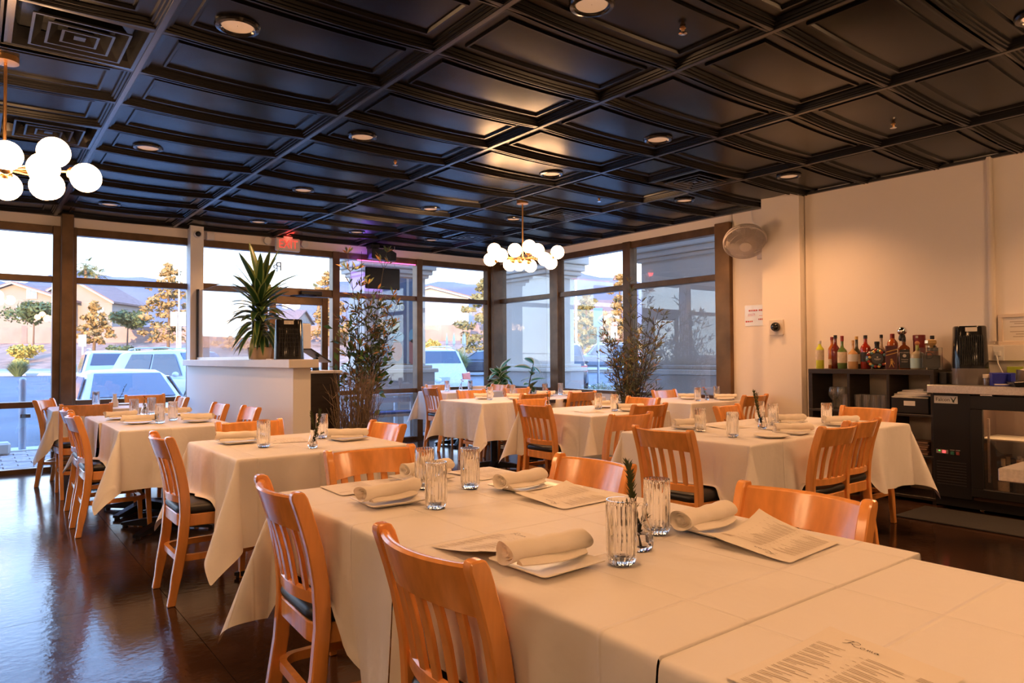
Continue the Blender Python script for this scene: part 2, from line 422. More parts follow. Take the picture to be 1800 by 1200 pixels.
vl = ['square louvered black ceiling vent above the left lamp, nearest one', 'square louvered black ceiling vent just behind the left lamp stem', 'square louvered black vent nearest the left windows',
      'square louvered vent above the bar side, nearest to the bar wall', 'square louvered ceiling vent right behind the hanging lamp canopy', 'square louvered ceiling vent near the corner windows']
v0 = make_vent(vl[0], (.412, GY0+TL*.5, ZC))
for k, (x, j) in enumerate([(.412, 3), (.412, 6), (5.288, 0), (5.288, 3), (5.288, 6)]):
    dup(v0, (x, GY0+TL*(j+.5), ZC), 0, vl[k+1])

def make_can(label, loc):
    t = thing('recessed_light', label, 'ceiling light', loc, 0, 'recessed ceiling lights')
    MB().lathe([(.105, .010), (.108, -.002), (.102, -.012), (.086, -.015), (.078, -.010), (.074, -.003)], 28, caps=False).build('trim_ring', M('black_trim_gloss', (.02, .02, .022), .15, .2, .7), t, smooth=40)
    MB().lathe([(.074, -.003), (.066, -.002), (.03, -.0015), (.002, -.001)], 28, caps=False).build('lens', M('dim_lens', (.45, .33, .24), .4, emit=((1, .56, .30), .14)), t, smooth=60)
    return t
can_pos = [(1.02, 3.53, 'nearest the camera at the upper left'), (1.06, 5.98, 'second in the left line'), (1.13, 8.40, 'in the left line near the window wall'),
           (2.27, 4.75, 'left of the middle, nearest of its line'), (2.53, 6.60, 'left of the middle above the half wall'), (2.27, 2.33, 'cut by the top edge of the view'),
           (4.08, 3.49, 'over the middle table by the wide tiles'), (4.08, 4.72, 'just in front of the hanging lamp'), (3.97, 6.62, 'left of the hanging lamp canopy'),
           (5.05, 6.53, 'right beside the hanging lamp stem'), (5.88, 3.50, 'nearest the bar wall'), (5.90, 4.70, 'between the vent and the right window wall'),
           (2.69, 8.45, 'nearest the EXIT sign'), (3.93, 8.40, 'above the tall dry plant'), (5.03, 8.36, 'near the corner windows beside a vent')]
can0 = None
def spot(x, y, e=1.0):
    l = bpy.data.lights.new('recessed_lamp', 'SPOT'); l.energy = CAN_WATTS*e; l.color = WARM; l.spot_size = rad(135); l.spot_blend = .9; l.shadow_soft_size = .06
    o = bpy.data.objects.new('recessed_lamp', l); COL.objects.link(o); o.location = (x, y, 2.845)
for x, y, d in can_pos:
    lab = 'round black recessed ceiling light ' + d
    if can0 is None: can0 = make_can(lab, (x, y, 2.870))
    else: dup(can0, (x, y, 2.870), 0, lab)
    spot(x, y, 1.4 if x > 5.5 and y < 5 else 1.0)
# unseen recessed lamps added on the same spacing to light more of the room
for x, y in ((1.02, 1.1), (4.08, 1.1), (5.88, 1.1), (2.27, -.2), (4.08, -1.3), (1.02, -1.3), (5.88, -1.3), (2.27, -2.6), (-1.4, 1.1), (-1.4, -1.3), (-1.4, 3.5)):
    dup(can0, (x, y, 2.870), 0, 'black recessed ceiling light added outside the view, lamp %s' % {(1.02, 1.1): 'above the camera', (4.08, 1.1): 'over the front table row', (5.88, 1.1): 'over the bar fridge end', (2.27, -.2): 'close behind the camera', (4.08, -1.3): 'behind on the bar side', (1.02, -1.3): 'behind on the aisle', (5.88, -1.3): 'behind by the bar wall', (2.27, -2.6): 'farthest behind', (-1.4, 1.1): 'left of the camera', (-1.4, -1.3): 'behind at the far left', (-1.4, 3.5): 'at the left beyond the aisle'}[(x, y)]); spot(x, y, 1.7 if x > 5.5 else 1.0)

def sprinkler(label, loc):
    t = thing('fire_sprinkler', label, 'sprinkler', loc, 0, 'ceiling fire sprinklers')
    MB().lathe([(.034, .045), (.034, .035), (.012, .03)], 16).build('escutcheon', WHITEPL, t, smooth=40)
    MB().lathe([(.011, .03), (.011, .008), (.016, .004), (.009, 0), (.006, -.02)], 12).build('body', BRASS, t, smooth=40)
    MB().lathe([(.022, -.02), (.022, -.023), (.004, -.025)], 12).build('deflector', CHROME, t)
    return t
s0 = sprinkler('small pendent fire sprinkler nearest the camera, upper right of centre', (2.79, 2.22, 2.86))
dup(s0, (5.15, 2.26, 2.86), 0, 'small pendent fire sprinkler nearest the bar wall')
dup(s0, (2.78, 5.20, 2.86), 0, 'small pendent fire sprinkler left of the hanging lamp')
dup(s0, (5.13, 5.18, 2.86), 0, 'small pendent fire sprinkler just right of the hanging lamp')

# chandeliers: stem, arms and twelve glowing globes
def chandelier(label, loc, globes, rg, rz=0):
    t = thing('globe_chandelier', label, 'chandelier', loc, rz)
    zt = 2.885-loc[2]
    MB().lathe([(.062, zt), (.062, zt-.045), (.02, zt-.05)], 24).build('canopy', BRASS, t, smooth=40)
    MB().tube([(0, 0, zt-.04), (0, 0, 0)], .008, 10).build('stem', BRASS, t, smooth=40)
    MB().sphere((0, 0, 0), .024).build('hub', BRASS, t, smooth=60)
    g0 = None
    for u, v, z in globes:
        e = Vector((u, v, z)); inner = Vector((u*.78, v*.78, .0))
        MB().tube([(0, 0, 0), tuple(inner), tuple(inner.lerp(e, .55))], .006, 8).build('arm', BRASS, t, smooth=50)
        dr = (e-inner); dr.normalize()
        c = MB().lathe([(.012, -rg*1.25), (.03, -rg*1.1), (.034, -rg*.80)], 14)
        c.xf(Matrix.Translation(e) @ dr.to_track_quat('Z', 'Y').to_matrix().to_4x4())
        c.build('globe_cup', BRASS, t, smooth=50)
        if g0 is None:
            g0 = MB().sphere((0, 0, 0), rg, 20, 12).build('globe', GLOBE, t, smooth=80); g0.location = e
        else: copy_part(g0, t, e)
    return t
ch_g = [(-.297, -.05, .085), (-.344, .12, .01), (-.226, -.16, .015), (-.083, -.22, .055), (-.137, .20, -.035), (-.036, .24, -.03), (.065, -.10, .11), (.085, .26, -.042), (.147, -.2, .055), (.225, -.05, -.012), (.297, .1, -.032), (.362, -.02, .062)]
chandelier('brass globe chandelier hanging in the middle of the room by the corner windows', (4.56, 5.74, 2.265), ch_g, .0705, -rad(37.5))
lg = [(.052, -.06, .055), (.244, -.05, -.01), (.330, -.1, .058), (.390, .08, -.03), (.085, .2, -.045), (.16, .12, -.062), (-.06, -.2, .05), (-.2, -.08, .03), (-.27, .1, .06), (-.34, -.04, -.02), (-.12, .18, -.05), (-.22, .22, -.03)]
chandelier('brass globe chandelier cut off by the left edge, near a square vent', (.127, 4.643, 2.262), lg, .078, -rad(37.5))
for x, y, d in ((1.6, -1.6, 'middle'), (4.7, .35, 'bar side'), (-1.2, -.6, 'left side'), (-1.6, 3.0, 'far left')):         # unseen chandeliers added as warm fill from behind and beside the camera
    chandelier('brass globe chandelier added outside the view as fill light, %s of the room' % d, (x, y, 2.265), ch_g, .0705, rad(20))

# ------------------------------------------------------------------ chairs
def rrect(hw, y0, y1, r, n=5, hw2=None):
    """rounded outline, front (y1) half width hw, back (y0) half width hw2"""
    hw2 = hw2 or hw; pts = []
    for cx, cy, a0 in ((hw-r, y1-r, 0), (-(hw-r), y1-r, 90), (-(hw2-r), y0+r, 180), (hw2-r, y0+r, 270)):
        for k in range(n+1):
            a = rad(a0+90*k/n); pts.append((cx+r*math.cos(a), cy+r*math.sin(a)))
    return pts
POST = [(-.262, 0), (-.238, .14), (-.212, .30), (-.200, .44), (-.203, .54), (-.222, .66), (-.250, .76), (-.277, .838)]
def post_y(z):
    for (ya, za), (yb, zb) in zip(POST, POST[1:]):
        if za <= z <= zb: return ya+(yb-ya)*(z-za)/(zb-za)
    return POST[-1][0]
def make_chair(label):
    t = thing('dining_chair', label, 'chair', (0, 0, 0), 0, 'slat back dining chairs')
    for s in (-1, 1):
        secs = []
        zz = [0, .07, .14, .22, .30, .38, .44, .50, .56, .62, .68, .74, .79, .825, .840, .845]
        for z in zz:
            y = post_y(min(z, .838)); x = s*(.180+.012*min(z, .84)/.84); hx = .0155; hy = .024 if z > .1 else .019
            if z > .83: hy *= .80 if z < .842 else .5
            secs.append([(x-hx, y-hy, z), (x+hx, y-hy, z), (x+hx, y+hy, z), (x-hx, y+hy, z)])
        MB().loft(secs).build('rear_post', WOOD, t, smooth=30, bevel=.004)
        f = []
        for z, h in ((0, .014), (.2, .017), (.39, .020)):
            x = s*(.172+.012*(1-z/.39)); y = .168+.02*(1-z/.39)
            f.append([(x-h, y-h, z), (x+h, y-h, z), (x+h, y+h, z), (x-h, y+h, z)])
        MB().loft(f).build('front_leg', WOOD, t, bevel=.003)
    def rail(z0, z1, bow, th, name, arch=0):
        secs = []
        for k in range(13):
            u = -1+2*k/12; x = u*.178; o = -bow*(1-u*u)
            a = arch*(1-u*u)
            q = []
            for z, e in ((z0+a, 0), (z1-.006, 0), (z1, .3), (z1, .7), (z1-.006, 1), (z0+a, 1)):
                q.append((x, post_y(z)+o+.008-th*(1-e), z))
            secs.append(q)
        MB().loft(secs).build(name, WOOD, t, smooth=35)
    rail(.722, .832, .042, .024, 'crest_rail', .010)
    rail(.505, .545, .036, .020, 'lower_rail')
    for k in range(5):
        u = -.68+.34*k; x = u*.178
        za, zb = .538, .738; secs = []
        for i in range(5):
            z = za+(zb-za)*i/4; o = -(.036+(.006)*i/4)*(1-u*u); y = post_y(z)+o
            secs.append([(x*(1+.04*i/4)-.0145, y-.010, z), (x*(1+.04*i/4)+.0145, y-.010, z), (x*(1+.04*i/4)+.0145, y+.002, z), (x*(1+.04*i/4)-.0145, y+.002, z)])
        MB().loft(secs).build('back_slat', WOOD, t, bevel=.002)
    out = rrect(.213, -.228, .212, .075, 5, .192)
    MB().prism(out, .385, .447).build('seat_frame', WOOD, t, smooth=40, bevel=.004)
    secs = []
    for sc, z in ((.96, .447), (1.0, .455), (1.01, .468), (.985, .482), (.90, .493), (.72, .499), (.4, .502)):
        secs.append([(x*sc, (y+.008)*sc-.008, z) for x, y in out])
    MB().loft(secs).build('seat_cushion', VINYL, t, smooth=60)
    o1 = rrect(.190, -.235, .165, .07, 5, .185); o2 = rrect(.166, -.213, .141, .055, 5, .161)
    secs = [[(x, y, .212) for x, y in o1], [(x, y, .242) for x, y in o1], [(x, y, .242) for x, y in o2], [(x, y, .212) for x, y in o2]]
    MB().loft(secs+[secs[0]], caps=False).build('stretcher_ring', WOOD, t, smooth=40)
    return t
L = 'wooden chair '
chairs = [
 (.76, 1.31, 0, L+'seen from behind, nearest the camera at the bottom edge'),
 (.752, 2.19, -3, L+'seen from behind with tablecloth lying over its seat'),
 (1.38, 2.815, -93, L+'at the far end of the front table row, crest behind the tumblers'),
 (1.912, 1.108, 180, L+'on the right of the front table row behind a menu'),
 (1.895, 1.95, 180, L+'on the right of the front row behind the small menu and vase'),
 (.775, 4.02, 0, L+'alone at the left aisle with a fully visible round seat'),
 (1.40, 4.57, -90, L+'behind the left table with the rosemary sprig, half hidden by a tumbler'),
 (2.02, 3.87, 180, L+'right of the rosemary sprig table, before the dry twigs'),
 (.57, 5.90, 0, L+'in front of a second one, left of the near table with orange flowers'),
 (.60, 6.62, 0, L+'tucked behind another at the left row, only its crest showing'),
 (.815, 7.32, 90, L+'seen from behind between the left row and the window table'),
 (1.76, 6.53, 180, L+'against the white half wall, farther of the two there'),
 (1.83, 5.90, 180, L+'against the white half wall, nearer of the two there'),
 (.56, 8.42, -25, L+'turned by the left window pane, leftmost of all'),
 (1.55, 8.85, -90, L+'directly under the window with the white sedan behind it'),
 (1.76, 7.95, 180, L+'dark against the half wall at the left window table'),
 (2.99, 2.56, 0, L+'at the left end of the long bar side table, seat in full view'),
 (3.63, 3.36, 90, L+'with its back to the long bar side table, turned to the middle table'),
 (5.20, 4.66, 180, L+'right of the middle table, in front of the tall bamboo'),
 (4.47, 3.93, 90, L+'at the near side of the middle table, below the one by the bamboo'),
 (5.56, 5.90, 90, L+'seen from behind under the right window, at the long corner row'),
 (3.72, 4.56, 0, L+'at the left of the middle table with orange flowers, seat in full view'),
 (4.23, 5.22, -90, L+'at the far side of the middle table, crest between two others'),
 (4.90, 5.95, 90, L+'with dark crest behind the middle table, turned to the corner row'),
 (4.83, 7.12, -90, L+'behind the corner row facing the room, left of the small pink napkins'),
 (4.86, 8.14, 0, L+'standing alone left of the corner table by the window post'),
 (5.50, 9.00, -90, L+'behind the corner table against the window wall'),
 (6.20, 8.35, 180, L+'below the variegated plant in the window corner'),
 (5.62, 7.22, -90, L+'behind the corner row, partly hidden by a tumbler'),
 (6.50, 5.52, -90, L+'just right of the tall bamboo, below the grey window'),
 (4.78, 3.42, -80, L+'at the far side of the long bar side table, in its middle'),
 (6.31, 4.15, 90, L+'in front of the cream column'),
 (3.89, 2.02, 90, L+'seen from behind at the near side of the long table, left one'),
 (4.33, 2.105, 90, L+'seen from behind at the near side of the long table, right one'),
 (5.40, 2.59, 180, L+'at the right end of the long table, in front of the black shelf'),
]
chair_pos = []
ch0 = None
for cx, cy, a, lab in chairs:
    d = Vector((math.cos(rad(a)), math.sin(rad(a)))); o = Vector((cx, cy))+d*.283
    rz = rad(a-90); chair_pos.append((o.x, o.y, rz))
    if ch0 is None:
        ch0 = make_chair(lab); ch0.location = (o.x, o.y, 0); ch0.rotation_euler = (0, 0, rz)
    else: dup(ch0, (o.x, o.y, 0), rz, lab)

# ------------------------------------------------------------------ tables and cloths
def make_table(w, d, label):
    t = thing('dining_table', label, 'table', (0, 0, 0), 0, 'cloth covered dining tables')
    MB().box(-w/2+.004, w/2-.004, -d/2+.004, d/2-.004, .722, .757).build('table_top', DARKW, t)
    MB().lathe([(.04, .03), (.04, .70), (.16, .705), (.16, .722)], 16).build('pedestal', BLACKM, t, smooth=40)
    for k in range(4):
        a = rad(45+90*k)
        s = []
        for r, h, wd in ((.03, .085, .035), (.2, .06, .028), (.36, .03, .022)):
            c, n = (r*math.cos(a), r*math.sin(a)), (-math.sin(a)*wd, math.cos(a)*wd)
            s.append([(c[0]+n[0], c[1]+n[1], .012), (c[0]+n[0], c[1]+n[1], h), (c[0]-n[0], c[1]-n[1], h), (c[0]-n[0], c[1]-n[1], .012)])
        MB().loft(s).lathe([(.02, 0), (.02, .014)], 8, (.34*math.cos(a), .34*math.sin(a), 0)).build('foot', BLACKM, t)
    return t

def cloth(name_label, x0, x1, y0, y1, over, seed, step, spread={}, top=.7605, amp=.020):
    """a square cloth laid on a table top; over = overhang at -x, +x, -y, +y"""
    rr = random.Random(seed); W, D = x1-x0, y1-y0
    tL, tR, tN, tF = [o < .1 for o in over]; oL, oR, oN, oF = [.30 if o < .1 else o for o in over]
    ph = [rr.uniform(0, 6.28) for _ in range(12)]; fr = [rr.uniform(9, 14) for _ in range(4)]
    def axis(o0, n, o1):
        k0 = max(2, int(o0/step)); k1 = max(2, int(o1/step)); kn = max(4, int(n/step))
        a = [-o0+(o0-.02)*i/k0 for i in range(k0+1)] + [-.012, -.006, 0]
        a += [n*i/kn for i in range(1, kn)]
        return a + [n, n+.006, n+.012] + [n+.02+(o1-.02)*i/k1 for i in range(k1+1)]
    us = axis(oL, W, oR); vs = axis(oN, D, oF); rc = .015 if step < .032 else .010
    def arc(s):
        if s < rc*PI/2: return rc*math.sin(s/rc), rc*(1-math.cos(s/rc))
        return rc, rc+s-rc*PI/2
    def tucked(p, q): return (p < 0 and tL) or (p > 0 and tR) or (q < 0 and tN) or (q > 0 and tF)
    def wave(t, drop, k, ln):
        e = min(1, max(0, min(t, ln-t)/.14)); e = e*e*(3-2*e)
        return drop*e*(amp*3.2*math.sin(fr[k]*t+ph[k])+amp*2.0*math.sin(fr[k]*2.3*t+ph[k+4]+3*drop)+amp*.8*math.sin(fr[k]*5*t+ph[k+6]+5*drop))+ .07*drop*(1-.4*e)
    verts = []
    near = [(cx, cy, rz) for cx, cy, rz in chair_pos if x0-.7 < cx < x1+.7 and y0-.7 < cy < y1+.7]
    def zmin_at(x, y):
        best = -1; who = None
        for ci, (cx, cy, rz) in enumerate(near):
            dx, dy = x-cx, y-cy; lx = dx*math.cos(rz)+dy*math.sin(rz); ly = -dx*math.sin(rz)+dy*math.cos(rz)
            d = math.hypot(max(abs(lx)-.20, 0), max(abs(ly-.01)-.20, 0))
            z = .511-1.9*d
            if z > best: best = z; who = (cx, cy, rz, lx, ly)
        return best, who
    def clear_backs(x, y, z):
        for cx, cy, rz in near:
            dx, dy = x-cx, y-cy; lx = dx*math.cos(rz)+dy*math.sin(rz); ly = -dx*math.sin(rz)+dy*math.cos(rz)
            f = min(1, max(0, (.30-abs(lx))/.09)); lim = post_y(min(z, .838))+.032
            if f > 0 and -.50 < ly < lim:
                mv = (lim-ly)*f*f*(3-2*f); x += -math.sin(rz)*mv; y += math.cos(rz)*mv
        return x, y
    for v in vs:
        for u in us:
            bu, bv = min(max(u, 0), W), min(max(v, 0), D); p, q = u-bu, v-bv
            x, y = x0+bu, y0+bv
            if p == 0 and q == 0:
                z = top + .0012*math.sin(7*u+ph[0])*math.sin(6*v+ph[1])
                verts.append((x, y, z)); continue
            sx, sy = (1 if p > 0 else -1), (1 if q > 0 else -1)
            if p and q and not tucked(p, q):
                r = math.hypot(p, q); th = math.atan2(abs(q), abs(p)); out, dr = arc(r)
                A = .30*math.sin(2*th)**1.2
                fl = out+.06*dr
                ex = sx*(fl*math.cos(th)+dr*A*.72+dr*.10*math.sin(4*th)); ey = sy*(fl*math.sin(th)+dr*A*.62-dr*.10*math.sin(4*th))
                x += ex; y += ey; z = top-dr*math.sqrt(max(.2, 1-A*A))*(1-.05*math.sin(2*th))
            elif p and q:
                if (tL if p < 0 else tR):    # tucked on x, hanging on y: run straight down at the corner
                    out, dr = arc(abs(q)); y += sy*(out+wave(bu, dr, 2, W)); x += sx*min(abs(p), .004); z = top-dr
                else:
                    out, dr = arc(abs(p)); x += sx*(out+wave(bv, dr, 0, D)); y += sy*min(abs(q), .004); z = top-dr
            elif p:
                o = oL if p < 0 else oR
                out, dr = arc(abs(p))
                if (tL if p < 0 else tR): x += sx*min(out, .005); z = top-dr
                else: x += sx*(out+wave(bv, dr, 0 if p < 0 else 1, D)); z = top-dr
            else:
                o = oN if q < 0 else oF
                out, dr = arc(abs(q))
                if (tN if q < 0 else tF): y += sy*min(out, .005); z = top-dr
                else: y += sy*(out+wave(bu, dr, 2 if q < 0 else 3, W)); z = top-dr
            x, y = clear_backs(x, y, z)
            zm, who = zmin_at(x, y)
            if who and z < zm and z < top-.03:
                ex = zm-z; cx, cy, rz, lx, ly = who
                sprd = spread.get(round(cx, 1), .16)
                mv = min(ex*sprd, max(0, ly+.165))
                x += math.sin(rz)*mv; y += -math.cos(rz)*mv
                z2, _ = zmin_at(x, y); z = max(z, z2)+.002*math.sin(30*x+20*y)
            verts.append((x, y, z))
    n = len(us); fs = [(j*n+i, j*n+i+1, (j+1)*n+i+1, (j+1)*n+i) for j in range(len(vs)-1) for i in range(n-1)]
    mb = MB().add(verts, fs)
    o = mb.build('tablecloth', CLOTH, None, smooth=70)
    so_ = o.modifiers.new('sub', 'SUBSURF'); so_.levels = 1; so_.render_levels = 1
    tag(o, name_label, 'tablecloth', 'white tablecloths')
    return o
tables = [
 # x0,x1,y0,y1, overhang, step, where, spread
 (.865, 1.775, 1.60, 2.475, (.44, .40, .05, .40), .028, 'far table of the front row', {}),
 (.865, 1.775, .745, 1.588, (.42, .40, .05, .05), .028, 'middle table of the front row with the rosemary bottle', {}),
 (.865, 1.725, -.16, .733, (.40, .40, .40, .05), .03, 'nearest table at the lower right corner', {}),
 (1.0, 1.9, 3.42, 4.33, (.42, .40, .42, .40), .03, 'left table in front of the half wall end', {}),
 (.78, 1.52, 5.28, 6.035, (.42, .36, .40, .05), .035, 'nearer table of the left row by the half wall', {}),
 (.76, 1.52, 6.05, 6.83, (.40, .36, .05, .36), .035, 'farther table of the left row, with orange flowers', {}),
 (.60, 1.50, 7.75, 8.50, (.40, .30, .36, .30), .04, 'left window table below the white sedan', {}),
 (3.265, 4.190, 2.19, 3.10, (.42, .05, .42, .36), .034, 'left half of the long bar side table', {}),
 (4.196, 5.12, 2.19, 3.10, (.05, .40, .42, .36), .034, 'right half of the long bar side table', {}),
 (3.90, 4.83, 4.05, 4.97, (.40, .36, .40, .36), .036, 'middle table with the orange flowers', {}),
 (4.18, 5.06, 5.95, 6.75, (.40, .05, .40, .36), .04, 'left half of the corner row', {}),
 (5.066, 5.95, 5.95, 6.75, (.05, .36, .40, .36), .045, 'right half of the corner row', {}),
 (5.05, 5.95, 8.0, 8.75, (.40, .34, .40, .34), .045, 'corner table against the windows', {}),
 (5.72, 6.55, 4.50, 5.30, (.40, .2, .40, .34), .045, 'right window table beside the bamboo', {}),
]
spread_ch = {round(chair_pos[1][0], 1): .85, round(chair_pos[0][0], 1): .5}
for k, (x0, x1, y0, y1, ov, st, where, sp_) in enumerate(tables):
    t = make_table(x1-x0, y1-y0, 'pedestal table under the cloth, '+where)
    t.location = ((x0+x1)/2, (y0+y1)/2, 0)
    cloth('white tablecloth of the '+where, x0, x1, y0, y1, ov, 11+k, st, {round(chair_pos[1][0], 1): .8} if k == 0 else ({round(chair_pos[0][0], 1): .3} if k == 1 else {}), .7605 if k != 1 else .764, .034 if k < 3 else .022)

# ------------------------------------------------------------------ table settings
ZT = .7625
def make_glass(label):
    t = thing('ribbed_tumbler', label, 'glass', (0, 0, 0), 0, 'clear ribbed tumblers')
    md = lambda a: .955+.065*abs(math.cos(11*a))
    mb = MB(); n = 132
    def ring(r, z, f):
        return [(r*(1+(md(2*PI*i/n)-1)*f)*math.cos(2*PI*i/n), r*(1+(md(2*PI*i/n)-1)*f)*math.sin(2*PI*i/n), z) for i in range(n)]
    mb.loft([ring(r, z, f) for r, z, f in ((.004, .0015, 0), (.024, .0, .5), (.0295, .006, 1), (.0335, .02, 1), (.0342, .08, 1), (.0342, .134, 1), (.0338, .141, .2), (.0335, .1445, 0), (.0315, .1445, 0), (.0308, .138, 0), (.0296, .024, 0), (.024, .014, 0), (.003, .0125, 0))])
    mb.build('glass_body', CLEAR, t, smooth=38)
    return t
g_pos = [
 (1.16, 1.11, 'front, nearest the camera beside the rosemary bottle'), (1.43, 1.24, 'behind the front rosemary bottle'),
 (1.42, 2.10, 'standing apart on the far front table, right one of three'), (1.15, 1.89, 'front one of the pair on the far front table'), (1.29, 2.20, 'rear one of the pair on the far front table'),
 (1.23, 3.77, 'on the left table beside a rolled napkin'), (1.64, 3.98, 'behind the rosemary sprig on the left table'),
 (1.06, 6.50, 'left of the orange flowers on the left row'), (1.22, 6.66, 'right behind the orange flowers on the left row'), (1.10, 5.70, 'left of the pair at the front of the left row'), (1.23, 5.90, 'right of the pair at the front of the left row'),
 (1.02, 8.42, 'on the left window table in front of the car mirror'),
 (3.62, 2.78, 'rear left on the long bar side table'), (3.50, 2.46, 'front left on the long bar side table'), (4.33, 2.72, 'middle of the long bar side table, right of the bottle'), (4.66, 2.52, 'far right on the long bar side table before the shelf'), (4.48, 2.92, 'behind the rosemary bottle of the long table'),
 (4.49, 4.57, 'left of the pair on the middle table'), (4.42, 4.30, 'right of the pair on the middle table'),
 (4.58, 6.37, 'left front of the corner row'), (5.09, 6.62, 'left of the plant bottle on the corner row'), (5.62, 6.65, 'on the right part of the corner row, below the lamp'), (5.85, 6.62, 'rightmost on the corner row'),
 (5.36, 8.50, 'left on the corner table at the windows'), (5.65, 8.34, 'right on the corner table at the windows'),
 (6.07, 4.69, 'left of the flowers on the right window table'), (6.45, 4.73, 'right of the flowers on the right window table'),
]
G0 = None
for x, y, d in g_pos:
    lab = 'clear ribbed tumbler '+d
    if G0 is None: G0 = make_glass(lab); G0.location = (x, y, ZT+.003)
    else: dup(G0, (x, y, ZT+(.003 if y < 1.5 else 0)), R.uniform(0, 3), lab)

def napkin_mesh(Lg, r, seed):
    mb = MB(); secs = []; N = 36
    def ring(x, sc, u):
        w = 1+.05*math.sin(9*u+seed)+.05*math.sin(21*u+2*seed)+.10*(abs(2*u-1)**6)
        sec = []
        for i in range(N):
            a = 2*PI*i/N; st = 1-.09*(i/N) if sc > .5 else 1
            rho = r*sc*w*st*(1+.03*math.sin(3*a+7*u+seed))
            sec.append((x+.006*math.sin(a*2+seed)*sc, rho*math.cos(a)*1.15+.004*math.sin(6*u+seed), r*.9+rho*math.sin(a)*.86))
        return sec
    n = 18
    for x, sc in ((.012, .18), (.004, .34), (.012, .40), (.004, .56), (.012, .63), (.003, .80)): secs.append(ring(-Lg/2+x, sc, 0))
    for k in range(n+1): secs.append(ring(-Lg/2+Lg*k/n, 1.0 if 0 < k < n else .96, k/n))
    for x, sc in ((.003, .80), (.012, .63), (.004, .56), (.012, .40), (.004, .34), (.012, .18)): secs.append(ring(Lg/2-x, sc, 1))
    mb.loft(secs)
    # loose end of the cloth lying out on the plate
    fl = []
    for k in range(9):
        u = k/8; x = -Lg*.40+Lg*.80*u; b = .020*math.sin(PI*u)
        fl.append([(x, -r*.7, r*.5), (x, -r*1.2-b*.6, r*.30+.004*math.sin(7*u)), (x, -r*1.45-b, .004), (x, -r*1.40-b, .001), (x, -r*.6, .001)])
    mb.loft(fl)
    return mb
def make_napkin(label, seed):
    o = napkin_mesh(.225, .027, seed).build('rolled_napkin', NAPK, None, smooth=60)
    return tag(o, label, 'napkin', 'rolled cream napkins')
def make_plate(label, kind):
    t = thing('square_plate' if kind == 's' else 'round_plate', label, 'plate', (0, 0, 0), 0, 'square side plates' if kind == 's' else 'round side plates')
    if kind == 's':
        secs = []
        for h, z in ((.062, .0), (.066, .002), (.094, .013), (.0955, .0155), (.093, .0165), (.072, .0085), (.060, .006)):
            secs.append([(x, y, z) for x, y in rrect(h, -h, h, .010, 3)])
        MB().loft(secs).build('dish', PLATE, t, smooth=40)
    else:
        MB().lathe([(.055, 0), (.06, .002), (.098, .012), (.101, .015), (.098, .0155), (.07, .007), (.003, .005)], 36).build('dish', PLATE, t, smooth=45)
    return t
NP = [make_napkin('', s) for s in (1, 2, 3)]
PS, PR = make_plate('', 's'), make_plate('', 'r')
first = {'s': True, 'r': True, 0: True, 1: True, 2: True}
def setting(x, y, rz, kind, d, nap=True, nrz=None, nz=None, off=(0, 0), zz=0):
    src = PS if kind == 's' else PR
    lab = 'white %s side plate %s' % ('square' if kind == 's' else 'round', d)
    if first[kind]: first[kind] = False; src.location = (x, y, ZT+zz); src.rotation_euler = (0, 0, rz); src['label'] = lab
    else: dup(src, (x, y, ZT+zz), rz, lab)
    if nap:
        k = int(abs(x*37+y*91)) % 3; o = NP[k]
        if first[k]: first[k] = False
        else: o = o.copy(); COL.objects.link(o)
        o['label'] = 'rolled cream napkin '+d
        o.location = (x+off[0], y+off[1], ZT+zz+(.0175 if nz is None else nz)); o.rotation_euler = (0, 0, rz+PI/2 if nrz is None else nrz)
a1 = rad(82)
setting(1.02, 1.205, rad(3), 's', 'of the front setting left of the tumbler', True, rad(-4), off=(.008, .012), zz=.003)
setting(1.575, 1.175, rad(-4), 's', 'of the front setting right of the rosemary bottle', True, rad(4), off=(-.012, .012), zz=.003)
setting(1.07, 2.06, rad(-3), 's', 'on the far front table, left, in front of a menu', True, rad(11), off=(.005, .0))
setting(1.565, 1.97, rad(5), 's', 'on the far front table, right, behind a menu', True, rad(10), off=(-.012, .0))
setting(1.37, 2.355, rad(2), 's', 'hidden behind the tumbler pair of the far front table', True, rad(8), off=(.05, .04))
setting(1.18, 4.06, 0, 's', 'on the left table beside its tumbler', True, rad(-20))
setting(1.72, 3.80, rad(8), 's', 'on the left table right of the rosemary sprig', True, rad(-30))
setting(.93, 6.28, .2, 'r', 'left on the farther table of the left row', True, rad(10))
setting(.97, 5.76, .1, 'r', 'left on the nearer table of the left row', True, rad(-15))
setting(1.34, 5.62, .1, 'r', 'right on the nearer table of the left row', True, rad(-30))
setting(1.37, 6.45, .1, 'r', 'right on the farther table of the left row', True, rad(-25))
setting(.90, 8.15, 0, 'r', 'empty at the left of the left window table', False)
setting(1.27, 8.28, 0, 'r', 'empty at the right of the left window table', False)
setting(3.70, 2.93, .2, 's', 'rear left on the long bar side table', True, rad(-20))
setting(4.50, 2.70, .2, 's', 'in the middle of the long table, behind the right tumbler', True, rad(-25))
setting(3.92, 2.33, .15, 's', 'at the near side of the long table with a bent napkin', True, rad(-38))
setting(3.66, 2.31, 0, 'r', 'small and empty at the near left of the long table', False)
setting(4.62, 2.40, .1, 's', 'at the near right of the long table', True, rad(-35))
setting(4.66, 4.66, .1, 'r', 'rear on the middle table', True, rad(-30))
setting(4.52, 4.20, .1, 'r', 'front on the middle table', True, rad(-40))
setting(4.62, 6.55, .1, 'r', 'rear left on the corner row', True, rad(-30))
setting(4.86, 6.25, .1, 'r', 'front left on the corner row', True, rad(-40))
setting(5.52, 6.52, .1, 'r', 'in the middle of the corner row', True, rad(-40))
